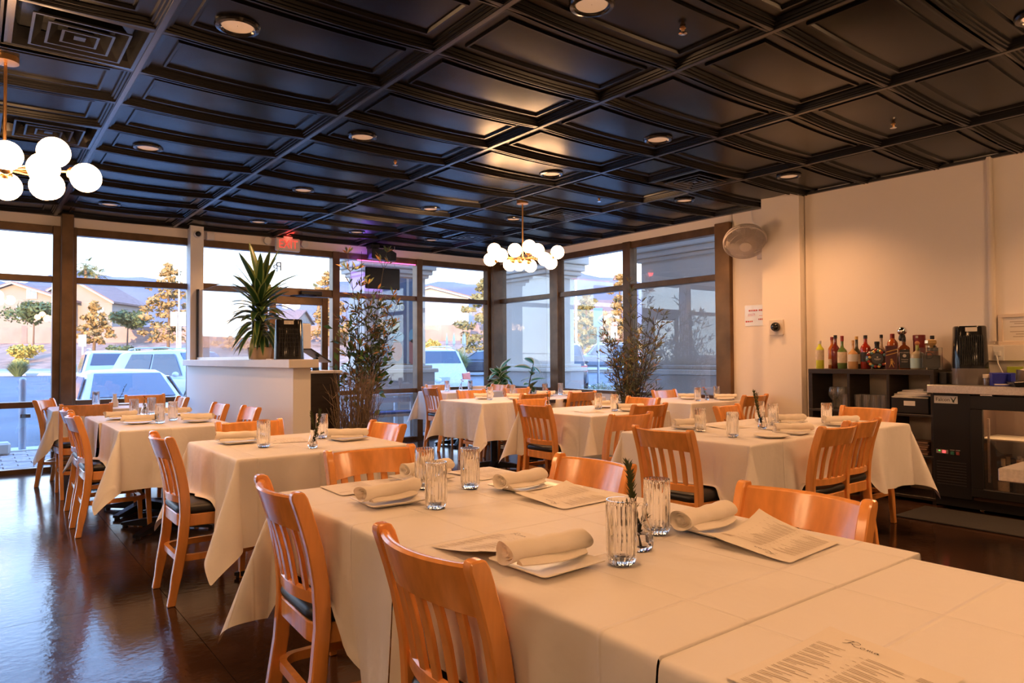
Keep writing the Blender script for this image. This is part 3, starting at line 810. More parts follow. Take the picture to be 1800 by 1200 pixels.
setting(5.80, 6.35, .1, 'r', 'at the right end of the corner row', True, rad(-40))
setting(5.76, 8.30, .1, 'r', 'on the corner table at the windows', True, rad(-40))
setting(6.22, 4.93, .1, 'r', 'left on the right window table', True, rad(-38))
setting(6.42, 4.60, .1, 'r', 'right on the right window table', True, rad(-45))

# menus: a sheet with a heading and rows of small print
def make_menu(label, w, h, loc, rz, curl=.012, rows=True, cor=None, heading=True):
    t = thing('paper_menu', label, 'menu', loc, rz)
    nx, ny = 12, 10; cor = cor or (0, 0, 0, 0)
    def zz(u, v):
        z = curl*(.5-.5*math.cos(2*PI*u))*.4
        for c, (a, b) in zip(cor, ((0, 0), (1, 0), (1, 1), (0, 1))):
            z += c*max(0, 1-math.hypot(u-a, v-b)/.95)**2
        return z
    rowsv = [[(w*(i/nx-.5), h*(j/ny-.5), zz(i/nx, j/ny)) for i in range(nx+1)] for j in range(ny+1)]
    MB().loft(rowsv, caps=False, closed=False).loft([[(x, y, z-.0005) for x, y, z in r] for r in rowsv], caps=False, closed=False).build('sheet', PAPER, t, smooth=60)
    if rows:
        mb = MB(); rr = random.Random(int(w*1000+loc[0]*100))
        def bar(x0, x1, y, hh):
            n = 3
            for k in range(n):
                a, c = x0+(x1-x0)*k/n, x0+(x1-x0)*(k+1)/n
                z0 = zz(a/w+.5, y/h+.5)+.0007; z1 = zz(c/w+.5, y/h+.5)+.0007
                mb.add([(a, y-hh, z0), (c, y-hh, z1), (c, y+hh, z1), (a, y+hh, z0)], [(0, 1, 2, 3)])
        for cx0, cx1 in ((-w*.42, -w*.10), (-w*.03, w*.30)):
            y = h*.27
            while y > -h*.43:
                for _ in range(rr.choice((2, 3, 3))):
                    bar(cx0, cx0+(cx1-cx0)*rr.uniform(.35, .95), y, .0007); y -= .0050
                bar(cx1+.004, cx1+.010, y+.0050, .0006)
                y -= .0045
        y = h*.30
        for _ in range(4): bar(w*.32, w*.46, y, .0007); y -= .004
        mb.build('printed_rows', GREYINK, t)['kind'] = 'stuff'
        if heading:
            zc = zz(.42, .9)+.001
            def stroke(pts, wd):
                P_ = [Vector((p[0]*.011-.052, p[1]*.011+h*.385, 0)) for p in pts]; q = []
                for i in range(len(P_)-1):
                    p0, p1, p2, p3 = P_[max(i-1, 0)], P_[i], P_[i+1], P_[min(i+2, len(P_)-1)]
                    for k in range(5):
                        u = k/5; q.append(.5*((2*p1)+(p2-p0)*u+(2*p0-5*p1+4*p2-p3)*u*u+(3*p1-p0-3*p2+p3)*u**3))
                q.append(P_[-1]); rows_ = []
                for i, p in enumerate(q):
                    d = (q[min(i+1, len(q)-1)]-q[max(i-1, 0)]).normalized(); n_ = Vector((-d.y, d.x, 0))*wd*(.5+.5*abs(math.sin(i*.7)))
                    z_ = zz(p.x/w+.5, p.y/h+.5)+.0008; rows_.append([(p.x-n_.x, p.y-n_.y, z_), (p.x+n_.x, p.y+n_.y, z_)])
                return MB().loft(rows_, caps=False, closed=False).build('heading', INK, t)
            stroke([(-.9, .4), (-.2, .75), (.6, 1.0), (1.3, .7), (1.2, .2), (.5, .0), (-.1, .0)], .00055)      # R
            stroke([(.25, .95), (.1, .3), (-.2, -.5), (-.6, -.75)], .0008); stroke([(.4, .0), (.8, -.4), (1.4, -.75), (1.8, -.6)], .0006)
            stroke([(2.3, -.1), (1.9, -.25), (1.95, -.6), (2.35, -.6), (2.45, -.25), (2.25, -.1)], .0006)        # o
            stroke([(2.8, -.6), (2.9, -.15), (2.95, -.6), (3.15, -.12), (3.25, -.6), (3.45, -.12), (3.55, -.6), (3.7, -.6)], .0005)   # m
            stroke([(4.3, -.2), (3.95, -.15), (3.9, -.55), (4.2, -.55), (4.35, -.15), (4.35, -.6), (4.6, -.55)], .0006)   # a
    return t
make_menu('paper menu lying nearest the camera at the lower right, heading toward the far side', .205, .275, (1.005, .522, ZT+.002), rad(-92), .008, cor=(0, 0, .0, .012))
make_menu('paper menu on the right of the front table, curled up at its edge', .215, .255, (1.572, .992, ZT+.006), rad(94), .01, cor=(.0, .05, .028, 0))
make_menu('paper menu on the right of the far front table, beside the second chair', .235, .245, (1.56, 1.745, ZT+.002), rad(93), .01, cor=(.0, .03, .02, 0))
make_menu('paper menu half under the plate at the left of the front setting', .205, .255, (1.03, 1.405, ZT+.006), rad(-88), .008, cor=(.0, .03, .0, 0))
make_menu('paper menu at the far left corner of the front table row', .29, .21, (1.15, 2.36, ZT+.002), rad(178), .006)
make_menu('paper menu at the far right corner of the front table row', .25, .20, (1.64, 2.33, ZT+.002), rad(92), .006)
make_menu('paper menu on the left table behind the rosemary sprig', .26, .20, (1.45, 4.02, ZT), rad(80), .006)
make_menu('paper menu on the middle table in front of the tumblers', .24, .20, (4.20, 4.40, ZT), rad(70), .008)
make_menu('paper menu on the nearer table of the left row', .24, .19, (.95, 6.0, ZT), rad(10), .006, heading=False)
make_menu('paper menu in the middle of the long bar side table', .26, .20, (3.98, 2.86, ZT), rad(75), .008)
make_menu('paper menu under the bent napkin of the long table', .24, .19, (4.08, 2.46, ZT), rad(80), .012)

# bud bottles with sprigs and flowers
def bottle_body(t, s=1.0, white=False):
    md = lambda a: 1+.03*math.cos(8*a)
    MB().lathe([(.004*s, .002*s), (.020*s, 0), (.0245*s, .008*s), (.0255*s, .022*s), (.023*s, .036*s)], 32, mod=md).lathe([(.023*s, .036*s), (.0185*s, .052*s), (.0125*s, .070*s), (.0115*s, .084*s), (.0150*s, .094*s), (.0135*s, .094*s), (.0098*s, .084*s), (.0105*s, .070*s), (.0165*s, .052*s), (.021*s, .036*s), (.0225*s, .012*s), (.003*s, .007*s)], 32, caps=False).build('bottle', CLEAR if not white else PLATE, t, smooth=50)
GREEN = M('rosemary_green', (.055, .07, .02), .6)
STEMB = M('brown_stem', (.075, .06, .035), .7)
LEAFG = M('fresh_leaf_green', (.06, .16, .03), .45, noise=(12, .35))
ORANGE = M('orange_petal', (.75, .22, .02), .6)
def needles(mb, path, n, ln, wd, rr):
    P = [Vector(p) for p in path]
    for k in range(n):
        u = rr.uniform(.12, 1)*(len(P)-1); i = min(int(u), len(P)-2); p = P[i].lerp(P[i+1], u-i); ax = (P[i+1]-P[i]).normalized()
        d = (ax*.9+Vector((rr.uniform(-1, 1), rr.uniform(-1, 1), rr.uniform(-.2, .4)))*.7).normalized(); s = d.cross(Vector((.3, .5, .8))).normalized()*wd
        q = p+d*ln*rr.uniform(.6, 1)
        mb.add([p-s*.5, p.lerp(q, .5)+s, q, p.lerp(q, .5)-s], [(0, 1, 2, 3)])
def bud(label, loc, kind, s=1.0, lean=(.02, .01), hgt=.16):
    rr = random.Random(int(loc[0]*1000)); t = thing('bud_bottle', label, 'vase', loc)
    bottle_body(t, s, kind == 'white')
    p = [(0, 0, .01), (lean[0]*.3, lean[1]*.3, .06), (lean[0]*.7, lean[1]*.7, hgt*.65), (lean[0], lean[1], hgt)]
    sp_ = MB().tube(p, [.0022, .002, .0018, .001], 5).build('sprig', STEMB, t)
    mb = MB()
    if kind == 'rosemary':
        needles(mb, p, 230, .026, .0021, rr)
        q = [(lean[0]*.4, lean[1]*.4, .05), (lean[0]*.4+.012, lean[1]*.4-.006, .062), (lean[0]*.5+.030, lean[1]*.4-.012, .075)]; needles(mb, q, 22, .02, .002, rr)
        q = [(lean[0]*.5, lean[1]*.5, .07), (lean[0]*.2-.004, lean[1]*.5+.008, hgt*.7), (lean[0]*.1-.004, lean[1]*.6+.012, hgt*.93)]; needles(mb, q, 90, .024, .002, rr)
        mb.build('needles', GREEN, t)['kind'] = 'stuff'
    elif kind == 'white':
        needles(mb, p[1:], 16, .03, .0022, rr); mb.build('needles', GREEN, t)['kind'] = 'stuff'
    else:
        needles(mb, p, 10, .03, .004, rr); mb.build('leaves', LEAFG, t)['kind'] = 'stuff'
        for k in range(2):
            c = (lean[0]+.016*k-.006, lean[1]-.012*k, hgt+.004-.02*k); f = MB()
            for i in range(16):
                a = 2.4*i; r = .004+.0009*i; d = Vector((math.cos(a), math.sin(a), .9-.06*i)).normalized(); cc = Vector(c)
                s_ = d.cross(Vector((0, 0, 1))).normalized()*.006; e_ = cc+d*.020
                f.add([cc, cc.lerp(e_, .7)+s_, e_, cc.lerp(e_, .7)-s_], [(0, 1, 2, 3)])
            f.build('flower', ORANGE, t)
    return t
bud('clear faceted bud bottle with tall rosemary sprig on the front table', (1.285, 1.165, ZT+.003), 'rosemary', 1.15, (-.012, .03), .205)
bud('clear bud bottle with leaning rosemary sprig on the left table', (1.42, 3.57, ZT), 'rosemary', 1.0, (.045, .01), .19)
bud('small bud bottle with orange flowers on the left row', (1.14, 6.52, ZT), 'flower', 1.1, (.0, .0), .155)
bud('white bud bottle with a drooping twig on the left window table', (1.14, 8.05, ZT), 'white', 1.35, (.10, .0), .22)
bud('clear bud bottle with upright rosemary sprig on the long bar side table', (4.05, 2.62, ZT), 'rosemary', 1.15, (-.03, .04), .24)
bud('clear bud bottle with orange flowers on the middle table', (4.12, 4.84, ZT), 'flower', 1.15, (.0, .0), .17)
bud('clear bud bottle with green sprig on the corner row', (5.35, 6.6, ZT), 'rosemary', 1.0, (.03, .0), .15)
bud('clear bud bottle with a yellow orange flower on the corner table', (5.44, 8.27, ZT), 'flower', 1.15, (.02, .0), .15)
bud('white twin bud bottle with dried orange flowers on the right window table', (6.27, 4.72, ZT), 'flower', .9, (-.03, .02), .125)

# ------------------------------------------------------------------ half wall with column, host stand
hw = tag(MB().box(2.10, 2.25, 5.70, 9.33, 0, 1.155).build('wall_half', WHITEP), kind='structure')
MB().box(2.10, 2.252, 9.17, 9.335, 1.15, 2.90).build('column', WHITEP, hw)
LED = M('white_laminate_top', (.74, .71, .68), .35, 0, .5, noise=(3, .06))
tag(MB().box(2.045, 2.30, 5.645, 9.30, 1.155, 1.226).build('trim_3', LED, bevel=.004), kind='structure')
gp = thing('glass_partition', 'clear glass screen in a thin dark frame standing on the half wall', 'screen', (2.175, 0, 1.226))
MB().box(-.004, .004, 7.00, 9.10, .03, .84).build('pane', glass_sheet('screen_glass', (.90, .94, .95), .05, 1.3), gp)
MB().box(-.012, .012, 9.10, 9.16, 0, .86).box(-.012, .012, 6.975, 6.998, 0, .84).build('upright', BLACKM, gp)
MB().box(-.012, .012, 6.99, 9.10, 0, .03).build('bottom_rail', STEEL, gp)
# potted dracaena
def strap_leaf(L_, w_, droop, n=7):
    secs = []
    for k in range(n+1):
        u = k/n; w2 = w_*math.sin(PI*min(1, (.10+.9*u)))**.7*(1 if u < .98 else .1); x = L_*u*(1-.25*droop*u); z = L_*(.35*u-droop*u*u)*.9
        secs.append([(x, -w2, z+w2*.35), (x, -w2*.62, z+.08*w2), (x, 0, z), (x, w2*.62, z+.08*w2), (x, w2, z+w2*.35)])
    mb = MB()
    vs = [p for s in secs for p in s]
    for c in range(4):
        fs = [(k*5+c, k*5+c+1, (k+1)*5+c+1, (k+1)*5+c) for k in range(n)]
        mb.add(vs, fs, 1 if c in (0, 3) else 0)
    return mb
DRG = M('dracaena_green', (.025, .085, .03), .35); DRE = M('dracaena_pale_edge', (.22, .30, .10), .4)
dr = thing('potted_dracaena', 'striped strap leaved plant in a beige pot on the half wall', 'plant', (2.18, 6.80, 1.226))
MB().lathe([(.085, 0), (.10, .02), (.112, .11), (.108, .115), (.10, .10), (.003, .095)], 28).build('pot', M('beige_pot', (.55, .42, .30), .6), dr, smooth=40)
MB().tube([(0, 0, .09), (.01, .005, .3), (-.005, 0, .50), (.01, -.01, .62)], [.016, .014, .011, .006], 8).build('trunk', STEMB, dr)
protos = []
for k, (l, w2, d) in enumerate(((.42, .020, .30), (.36, .022, .75), (.30, .018, 1.25), (.46, .022, .12))):
    protos.append(strap_leaf(l, w2, d))
lm = [None]*4
rr = random.Random(5)
for k in range(96):
    u = k/95; kind = 3 if u > .86 else (0 if u > .62 else (1 if u > .3 else 2))
    if lm[kind] is None:
        o = protos[kind].build('leaf', [DRG, DRE], dr, smooth=60); lm[kind] = o
    else:
        o = copy_part(lm[kind], dr)
    o.location = (rr.uniform(-.01, .01), rr.uniform(-.01, .01), .20+.44*u)
    o.rotation_euler = (rr.uniform(-.15, .15), -(.15+.55*u+rr.uniform(-.15, .2)) if kind != 3 else -rr.uniform(.7, 1.1), 2.4*k+rr.uniform(-.3, .3))
    s = rr.uniform(.85, 1.2); o.scale = (s, 1.75, s)
# countertop appliance (two alike)
def appliance(label, loc, rz, full):
    t = thing('countertop_air_cooler', label, 'appliance', loc, rz, None)
    GR = M('smoky_clear_plastic', (.16, .14, .13), .15, 0, .6, alpha=1)
    h = .345 if not full else .47
    b = .0 if not full else .13
    rr_ = lambda s, z: [(x*s, y*s, z) for x, y in rrect(.125, -.125, .125, .09, 6)]
    if full: MB().loft([rr_(1.0, 0), rr_(1.04, .01), rr_(1.02, .13)]).build('water_tank', GR, t, smooth=40)
    MB().loft([rr_(1.0, b), rr_(1.0, b+.01), rr_(.90, h-.01), rr_(.85, h)]).build('housing', M('glossy_black_plastic', (.012, .012, .013), .12, 0, .6), t, smooth=40)
    for i in range(13):
        x = -.078+.013*i
        MB().box(x-.003, x+.003, -.131+.0, -.115, b+.03, h-.075).build('grille_slat', BLACKP, t)
    for i in range(7):
        z = b+.04+(h-b-.13)*i/6
        MB().box(-.082, .082, -.1265, -.113, z-.0015, z+.0015).build('grille_bar', BLACKP, t)
    MB().box(-.04, .04, -.114, -.104, h-.045, h-.012).build('label_plate', STEEL, t)
    return t
appliance('black ribbed air cooler on the half wall end beside the dracaena', (2.18, 6.02, 1.226), rad(-20), False)
appliance('black ribbed air cooler with smoky tank on the steel topped bar fridge', (6.40, 2.25, .992), rad(-64), True)
tag(MB().box(2.075, 2.15, 6.16, 6.30, 1.226, 1.232).build('paper_slip', PAPER), 'small paper slip at the foot of the half wall air cooler', 'paper')
hs = thing('host_stand', 'dark host cabinet with pale top behind the half wall', 'cabinet', (0, 0, 0))
MB().box(2.30, 2.93, 6.70, 8.10, .0, 1.085).build('body', DARKW, hs, bevel=.004)
MB().box(2.28, 2.96, 6.66, 8.12, 1.085, 1.112).build('top', LED, hs, bevel=.003)
ps = thing('pos_terminal', 'point of sale screen on a stand beside the host cabinet edge', 'terminal', (2.64, 6.98, 1.112), rad(25))
MB().box(-.10, .10, -.07, .07, 0, .015).build('base', BLACKP, ps, bevel=.004)
MB().tube([(0, .03, .01), (0, .02, .32)], .016, 8).build('stand', BLACKP, ps)
MB().box(-.15, .15, -.012, .012, .20, .48).build('monitor', WHITEPL, ps, bevel=.006)
MB().box(-.155, .155, .012, .03, .195, .485).build('bezel', BLACKP, ps, bevel=.004)
tr = thing('cash_printer', 'slanted black keypad tray standing on the host cabinet', 'device', (2.76, 6.86, 1.112), rad(15))
MB().loft([[(-.02, -.03, 0), (.02, -.03, 0), (.02, .03, 0), (-.02, .03, 0)], [(-.015, -.02, .13), (.015, -.02, .13), (.015, .02, .13), (-.015, .02, .13)]]).build('foot', BLACKP, tr)
MB().box(-.14, .14, -.09, .09, -.008, .008).xf(Matrix.Translation((0, 0, .15)) @ Matrix.Rotation(rad(28), 4, 'Y')).build('keypad', BLACKP, tr, bevel=.003)

# ------------------------------------------------------------------ plants on the floor
OLV = M('olive_leaf', (.11, .15, .05), .5, noise=(9, .4)); DRY = M('dry_leaf', (.34, .19, .07), .7); TWIG = M('grey_twig', (.24, .18, .12), .8)
def leafcloud(mb, pts, ln, wd, rr, up=.2):
    for p, d0 in pts:
        d = (Vector(d0)*.8+Vector((rr.uniform(-1, 1), rr.uniform(-1, 1), rr.uniform(-.7, .9)+up))).normalized()
        s = d.cross(Vector((rr.uniform(-1, 1), rr.uniform(-1, 1), .4))).normalized()*wd*rr.uniform(.7, 1.2); l = ln*rr.uniform(.6, 1.25)
        p = Vector(p); q = p+d*l; m = p.lerp(q, .5)+Vector((0, 0, .06*l))
        mb.add([p, m+s, q, m-s], [(0, 1, 2, 3)])
def shrub(name, label, loc, stems, leaf, lm_, rr, pot=None, stemmat=STEMB):
    t = thing(name, label, 'plant', loc)
    sm = MB(); pts = []
    for (bx, by), (tx, ty, tz), wig, side in stems:
        path = []; n = 10
        for k in range(n+1):
            u = k/n; path.append(Vector((bx+(tx-bx)*u**1.3+wig*math.sin(4*u+bx*50)*u, by+(ty-by)*u**1.3+wig*math.cos(3*u+by*50)*u, .25+(tz-.25)*u)))
        sm.tube(path, [.010*(1-.8*k/n) for k in range(n+1)], 5)
        for k in range(side):
            u = rr.uniform(.30, .98); i = int(u*n); p = path[i]; a = rr.uniform(0, 6.28); l = rr.uniform(.12, .34)*(1.15-u*.6)
            q = p+Vector((math.cos(a)*l, math.sin(a)*l, l*rr.uniform(.3, 1.1)))
            sm.tube([p, p.lerp(q, .5)+Vector((0, 0, .02)), q], [.004, .003, .0015], 4, caps=False)
            for _ in range(leaf[2]):
                v = rr.uniform(.25, 1); pts.append((p.lerp(q, v), (q-p).normalized()))
        for _ in range(int(leaf[2]*2)):
            pts.append((path[-1]*1.0, (path[-1]-path[-2]).normalized()))
    sm.build('stems', stemmat, t)['kind'] = 'stuff'
    n1 = int(len(pts)*lm_[2]); rr.shuffle(pts)
    for part, m, nm in ((pts[:n1], lm_[0], 'foliage'), (pts[n1:], lm_[1], 'dry_foliage')):
        if part:
            mb = MB(); leafcloud(mb, part, leaf[0], leaf[1], rr); mb.build(nm, m, t)['kind'] = 'stuff'
    if pot:
        MB().lathe([(pot[0]*.75, 0), (pot[0], pot[1]*.9), (pot[0]*1.04, pot[1]), (pot[0]*.95, pot[1]), (pot[0]*.9, pot[1]*.85), (.01, pot[1]*.8)], 24).build('pot', pot[2], t, smooth=40)
    return t
rr = random.Random(3)
stems = [((rr.uniform(-.06, .06), rr.uniform(-.06, .06)), (rr.uniform(-.50, .50), rr.uniform(-.3, .25), rr.uniform(1.5, 2.3)), .06, 20) for _ in range(10)]
stems += [((0, 0), (-.16, .1, 2.62), .05, 16), ((.03, 0), (.34, -.05, 2.66), .05, 13), ((.02, .02), (.46, -.12, 1.95), .03, 16)]
tp = shrub('tall_dry_shrub', 'tall dry olive branched shrub by the door post reaching the ceiling', (4.12, 8.62, 0), stems, (.115, .013, 5), (OLV, DRY, .70), rr, (.2, .32, M('woven_pot', (.35, .23, .13), .85, bump=(80, .5, .01))))
mb = MB(); pts = []
for k in range(90):
    a = rr.uniform(0, 6.28); r_ = rr.uniform(.05, .48); pts.append(((r_*math.cos(a), r_*.7*math.sin(a), rr.uniform(.75, 1.65)-.3*(k % 3)*.5), (math.cos(a), math.sin(a), .2)))
leafcloud(mb, pts, .12, .042, rr); mb.build('green_foliage', LEAFG, tp)['kind'] = 'stuff'
tw = thing('dry_twig_bundle', 'bundle of bare grey twigs standing in front of the host cabinet', 'plant', (3.05, 6.55, 0))
sm = MB()
for k in range(230):
    a = rr.uniform(0, 6.28); b0 = rr.uniform(0, .10); a2 = a+rr.uniform(-1.2, 1.2); r1 = rr.uniform(.05, .30); z1 = rr.uniform(.55, 1.16)
    p0 = Vector((b0*math.cos(a), b0*math.sin(a), .05)); p2 = Vector((r1*math.cos(a2), r1*.8*math.sin(a2), z1)); p1 = p0.lerp(p2, .5)+Vector((rr.uniform(-.07, .07), rr.uniform(-.07, .07), 0))
    sm.tube([p0, p1, p2], [.0035, .003, .0018], 4, caps=False)
    for _ in range(2):
        q = p1.lerp(p2, rr.uniform(0, .8)); sm.tube([q, q+Vector((rr.uniform(-.12, .12), rr.uniform(-.12, .12), rr.uniform(.02, .16)))], [.0022, .0012], 3, caps=False)
sm.build('twigs', TWIG, tw)['kind'] = 'stuff'
MB().lathe([(.13, 0), (.16, .28), (.165, .30), (.15, .29), (.01, .26)], 20).build('pot', DARKW, tw, smooth=40)
stems = [((rr.uniform(-.07, .07), rr.uniform(-.07, .07)), (rr.uniform(-.30, .30), rr.uniform(-.36, .36), rr.uniform(1.15, 1.85)), .03, 17) for _ in range(16)]
stems += [((0, 0), (.02, .05, 2.15), .03, 14), ((0, .02), (-.03, -.04, 2.02), .02, 14), ((0, -.03), (.1, -.45, 1.72), .02, 18)]
shrub('potted_bamboo', 'tall feathery bamboo in front of the right window mullion', (6.42, 5.95, 0), stems, (.085, .008, 5), (M('bamboo_leaf', (.17, .18, .08), .55), DRY, .75), rr, (.2, .4, M('grey_pot', (.22, .22, .21), .7)))
# rubber plants in a tall planter in the window corner
VAR1 = M('rubber_leaf_green', (.06, .22, .05), .3); VAR2 = M('rubber_leaf_cream', (.66, .70, .48), .35)
def oval_leaf(l, w2):
    secs = []
    for k in range(7):
        u = k/6; w3 = w2*math.sin(PI*(.04+.92*u))**.8; x = l*u; z = -.25*l*u*u
        secs.append([(x, -w3, z+.25*w3), (x, -w3*.6, z+.1*w3), (x, 0, z), (x, w3*.6, z+.1*w3), (x, w3, z+.25*w3)])
    mb = MB(); vs = [p for s in secs for p in s]
    for c in range(4):
        mb.add(vs, [(k*5+c, k*5+c+1, (k+1)*5+c+1, (k+1)*5+c) for k in range(6)], 1 if c in (0, 3) else 0)
    return mb
def rubber(label, loc, n, hgt, spread, seed):
    r_ = random.Random(seed); t = thing('rubber_plant', label, 'plant', loc); o0 = None
    MB().lathe([(.13, 0), (.17, .6), (.175, .62), (.15, .61), (.01, .58)], 24).build('planter', M('dark_planter', (.05, .045, .04), .6), t, smooth=40)
    st = [(0, 0, .58), (spread*.35, 0, .58+hgt*.5), (spread, 0, .58+hgt)]
    MB().tube(st, [.012, .009, .005], 6).build('stem', STEMB, t)
    for k in range(n):
        u = .15+.85*k/(n-1)
        if o0 is None: o0 = oval_leaf(.20, .052).build('leaf', [VAR1, VAR2], t, smooth=60); o = o0
        else: o = copy_part(o0, t)
        o.location = (spread*u, 0, .58+hgt*u); s = r_.uniform(.85, 1.4); o.scale = (s, s, s)
        o.rotation_euler = (r_.uniform(-.5, .5), r_.uniform(-.9, .5)-(.5 if k == n-1 else 0), 2.4*k+r_.uniform(-.4, .4))
    return t
rubber('bushy variegated rubber plant in the window corner', (6.46, 8.74, 0), 40, .46, .03, 4)
rubber('thin leaning rubber plant right of the bushy one', (6.52, 8.12, 0), 12, .56, .12, 9)

# ------------------------------------------------------------------ wall things, back wall
ex = thing('exit_sign', 'lit red EXIT sign hanging at the ceiling over the door', 'sign', (3.325, 9.235, 2.765))
MB().box(-.165, .165, -.025, .025, -.10, .075).build('housing', WHITEPL, ex, bevel=.012)
MB().box(-.06, .06, -.02, .02, .075, .095).build('canopy', WHITEPL, ex)
text('lettering', 'EXIT', .155, emission('exit_red', (1.0, .075, .05), .48), ex, (0, -.0265, -.012), (PI/2, 0, 0), .001, 0, .82)
for s in (-1, 1):
    MB().lathe([(.05, 0), (.05, .04), (.035, .06)], 12, (0, 0, 0), axis='y').build('lamp_head', WHITEPL, thing('emergency_light', 'small square emergency lamp head %s of the EXIT sign' % ('left' if s < 0 else 'right'), 'lamp', (3.325+s*.25, 9.265, 2.79)), smooth=40)
pl = bpy.data.lights.new('exit_glow', 'POINT'); pl.energy = .8; pl.color = (1, .06, .04); pl.shadow_soft_size = .08
po = bpy.data.objects.new('exit_glow', pl); COL.objects.link(po); po.location = (3.325, 9.20, 2.872)
cm = thing('security_camera', 'small dark eyed dome camera at the top of the white column', 'camera', (2.175, 9.165, 2.765))
MB().lathe([(.045, 0), (.045, -.04), (.04, -.05)], 16, axis='y').build('housing', WHITEPL, cm, smooth=40)
MB().sphere((0, -.045, 0), .034, 14, 8).build('lens', BLACKP, cm, smooth=60)
bxs = thing('junction_box', 'pale square box at the ceiling right of the white column', 'box', (2.36, 9.30, 2.78))
MB().box(-.045, .045, -.03, .03, -.05, .05).build('cover', WHITEPL, bxs, bevel=.005)
spk = thing('ceiling_speaker', 'black angled loudspeaker at the ceiling above the black sign board', 'speaker', (4.66, 9.10, 2.72))
MB().loft([[(-.20, -.07, .07), (-.20, .10, .09), (-.20, .10, -.07), (-.20, -.06, -.07)], [(.10, -.07, .07), (.10, .10, .09), (.10, .10, -.09), (.10, -.06, -.09)], [(.20, -.05, .03), (.20, .08, .05), (.20, .08, -.08), (.20, -.04, -.08)]]).build('cabinet', BLACKP, spk, bevel=.008)
MB().box(-.20, -.06, -.02, .12, .085, .13).build('bracket', BLACKP, spk)
sb = thing('hanging_sign_board', 'black rectangular sign board hung on wires before the window, seen from the back', 'sign', (4.66, 9.10, 2.375))
MB().box(-.275, .275, -.016, .016, -.155, .155).build('back_panel', BLACKP, sb, bevel=.014)
MB().box(-.255, .255, .0165, .022, -.14, .14).build('lit_face', emission('violet_leds', (.45, .12, 1.0), 2.2), sb)
MB().tube([(-.16, 0, .15), (-.16, 0, .48)], .0025, 5).tube([(.19, 0, .15), (.19, 0, .48)], .0025, 5).build('hanging_wire', STEEL, sb)
MB().tube([(-.33, 0, .36), (-.33, 0, -.9)], .003, 5).build('power_cord', BLACKP, sb)
stp = MB().box(4.35, 5.30, 9.275, 9.285, 2.632, 2.646).build('led_strip', emission('pink_leds', (1, .12, .35), 1.3)); tag(stp, 'thin pink light strip along the window head by the black sign board', 'light strip')
pv = bpy.data.lights.new('violet_glow', 'POINT'); pv.energy = .5; pv.color = (.30, .1, 1); pv.shadow_soft_size = .1
pvo = bpy.data.objects.new('violet_glow', pv); COL.objects.link(pvo); pvo.location = (4.45, 9.15, 2.66)

# ------------------------------------------------------------------ wall things, right
fan = thing('wall_fan', 'pale wall fan tilted down beside the window end', 'fan', (6.59, 4.43, 2.42))
FANP = M('fan_plastic', (.62, .56, .53), .4, 0, .45)
fm = Matrix.Translation((-.17, -.10, .0)) @ Vector((-.50, -.42, -.76)).to_track_quat('Z', 'Y').to_matrix().to_4x4()
cage = MB()
def fan_o(mb, n, m=FANP, sm=50): return mb.xf(fm).build(n, m, fan, smooth=sm)
for r_, z in ((.215, .0), (.218, -.03), (.205, -.06)):
    fan_o(MB().tube([(r_*math.cos(2*PI*k/40), r_*math.sin(2*PI*k/40), z) for k in range(41)], .005 if z else .008, 6, caps=False), 'cage_ring')
for r_, z in ((.06, .058), (.11, .052), (.16, .036)):
    fan_o(MB().tube([(r_*math.cos(2*PI*k/32), r_*math.sin(2*PI*k/32), z) for k in range(33)], .0025, 5, caps=False), 'cage_ring')
gm = MB()
for k in range(84):
    a = 2*PI*k/84; c, s = math.cos(a), math.sin(a)
    gm.tube([(.05*c, .05*s, .06), (.12*c, .12*s, .052), (.185*c, .185*s, .026), (.215*c, .215*s, 0), (.205*c, .205*s, -.06), (.10*c, .10*s, -.085), (.05*c, .05*s, -.09)], .003, 3, caps=False)
o = fan_o(gm, 'cage_wires'); o['kind'] = 'stuff'
fan_o(MB().lathe([(.06, .066), (.058, .072), (.003, .076)], 24).lathe([(.06, .066), (.055, .055)], 24), 'center_badge', M('fan_badge', (.70, .64, .61), .35))
for k in range(5):
    a = 2*PI*k/5; sec = []
    for r_, wd, z in ((.03, .02, .0), (.10, .055, .004), (.185, .06, .006)):
        c, s = math.cos(a), math.sin(a)
        sec.append([(r_*c-wd*s, r_*s+wd*c, z+.02), (r_*c+wd*s, r_*s-wd*c, z-.03), (r_*c+wd*s, r_*s-wd*c, z-.032), (r_*c-wd*s, r_*s+wd*c, z+.018)])
    fan_o(MB().loft(sec), 'blade', M('fan_blade', (.55, .5, .48), .3, alpha=1))
fan_o(MB().lathe([(.055, -.09), (.075, -.12), (.07, -.20), (.03, -.215)], 20), 'motor')
MB().tube([(-.05, .05, .14), (.10, .0, .13), (.17, -.05, .06), (.225, -.05, -.02)], .026, 10).build('arm', FANP, fan, smooth=50)
MB().box(.215, .26, -.12, .02, -.13, .06).build('wall_bracket', FANP, fan, bevel=.01)
MB().tube([(.19, -.06, .05), (.21, -.02, .2), (.245, .08, .30), (.25, .1, .44)], .004, 5).build('power_cord', WHITEPL, fan)
pp = thing('paper_notice', 'glossy paper notice with red print taped to the wall below the fan', 'notice', (6.846, 4.50, 1.68))
MB().loft([[(-.002-.004*math.sin(j*1.9+z*40), -.13+.26*j/8, z) for j in range(9)] for z in (-.115, -.05, .0, .06, .115)], caps=False, closed=False).build('sheet', M('laminated_paper', (.78, .77, .70), .12, 0, .7, coat=.6), pp, smooth=70)
rp_ = MB(); rq = random.Random(2)
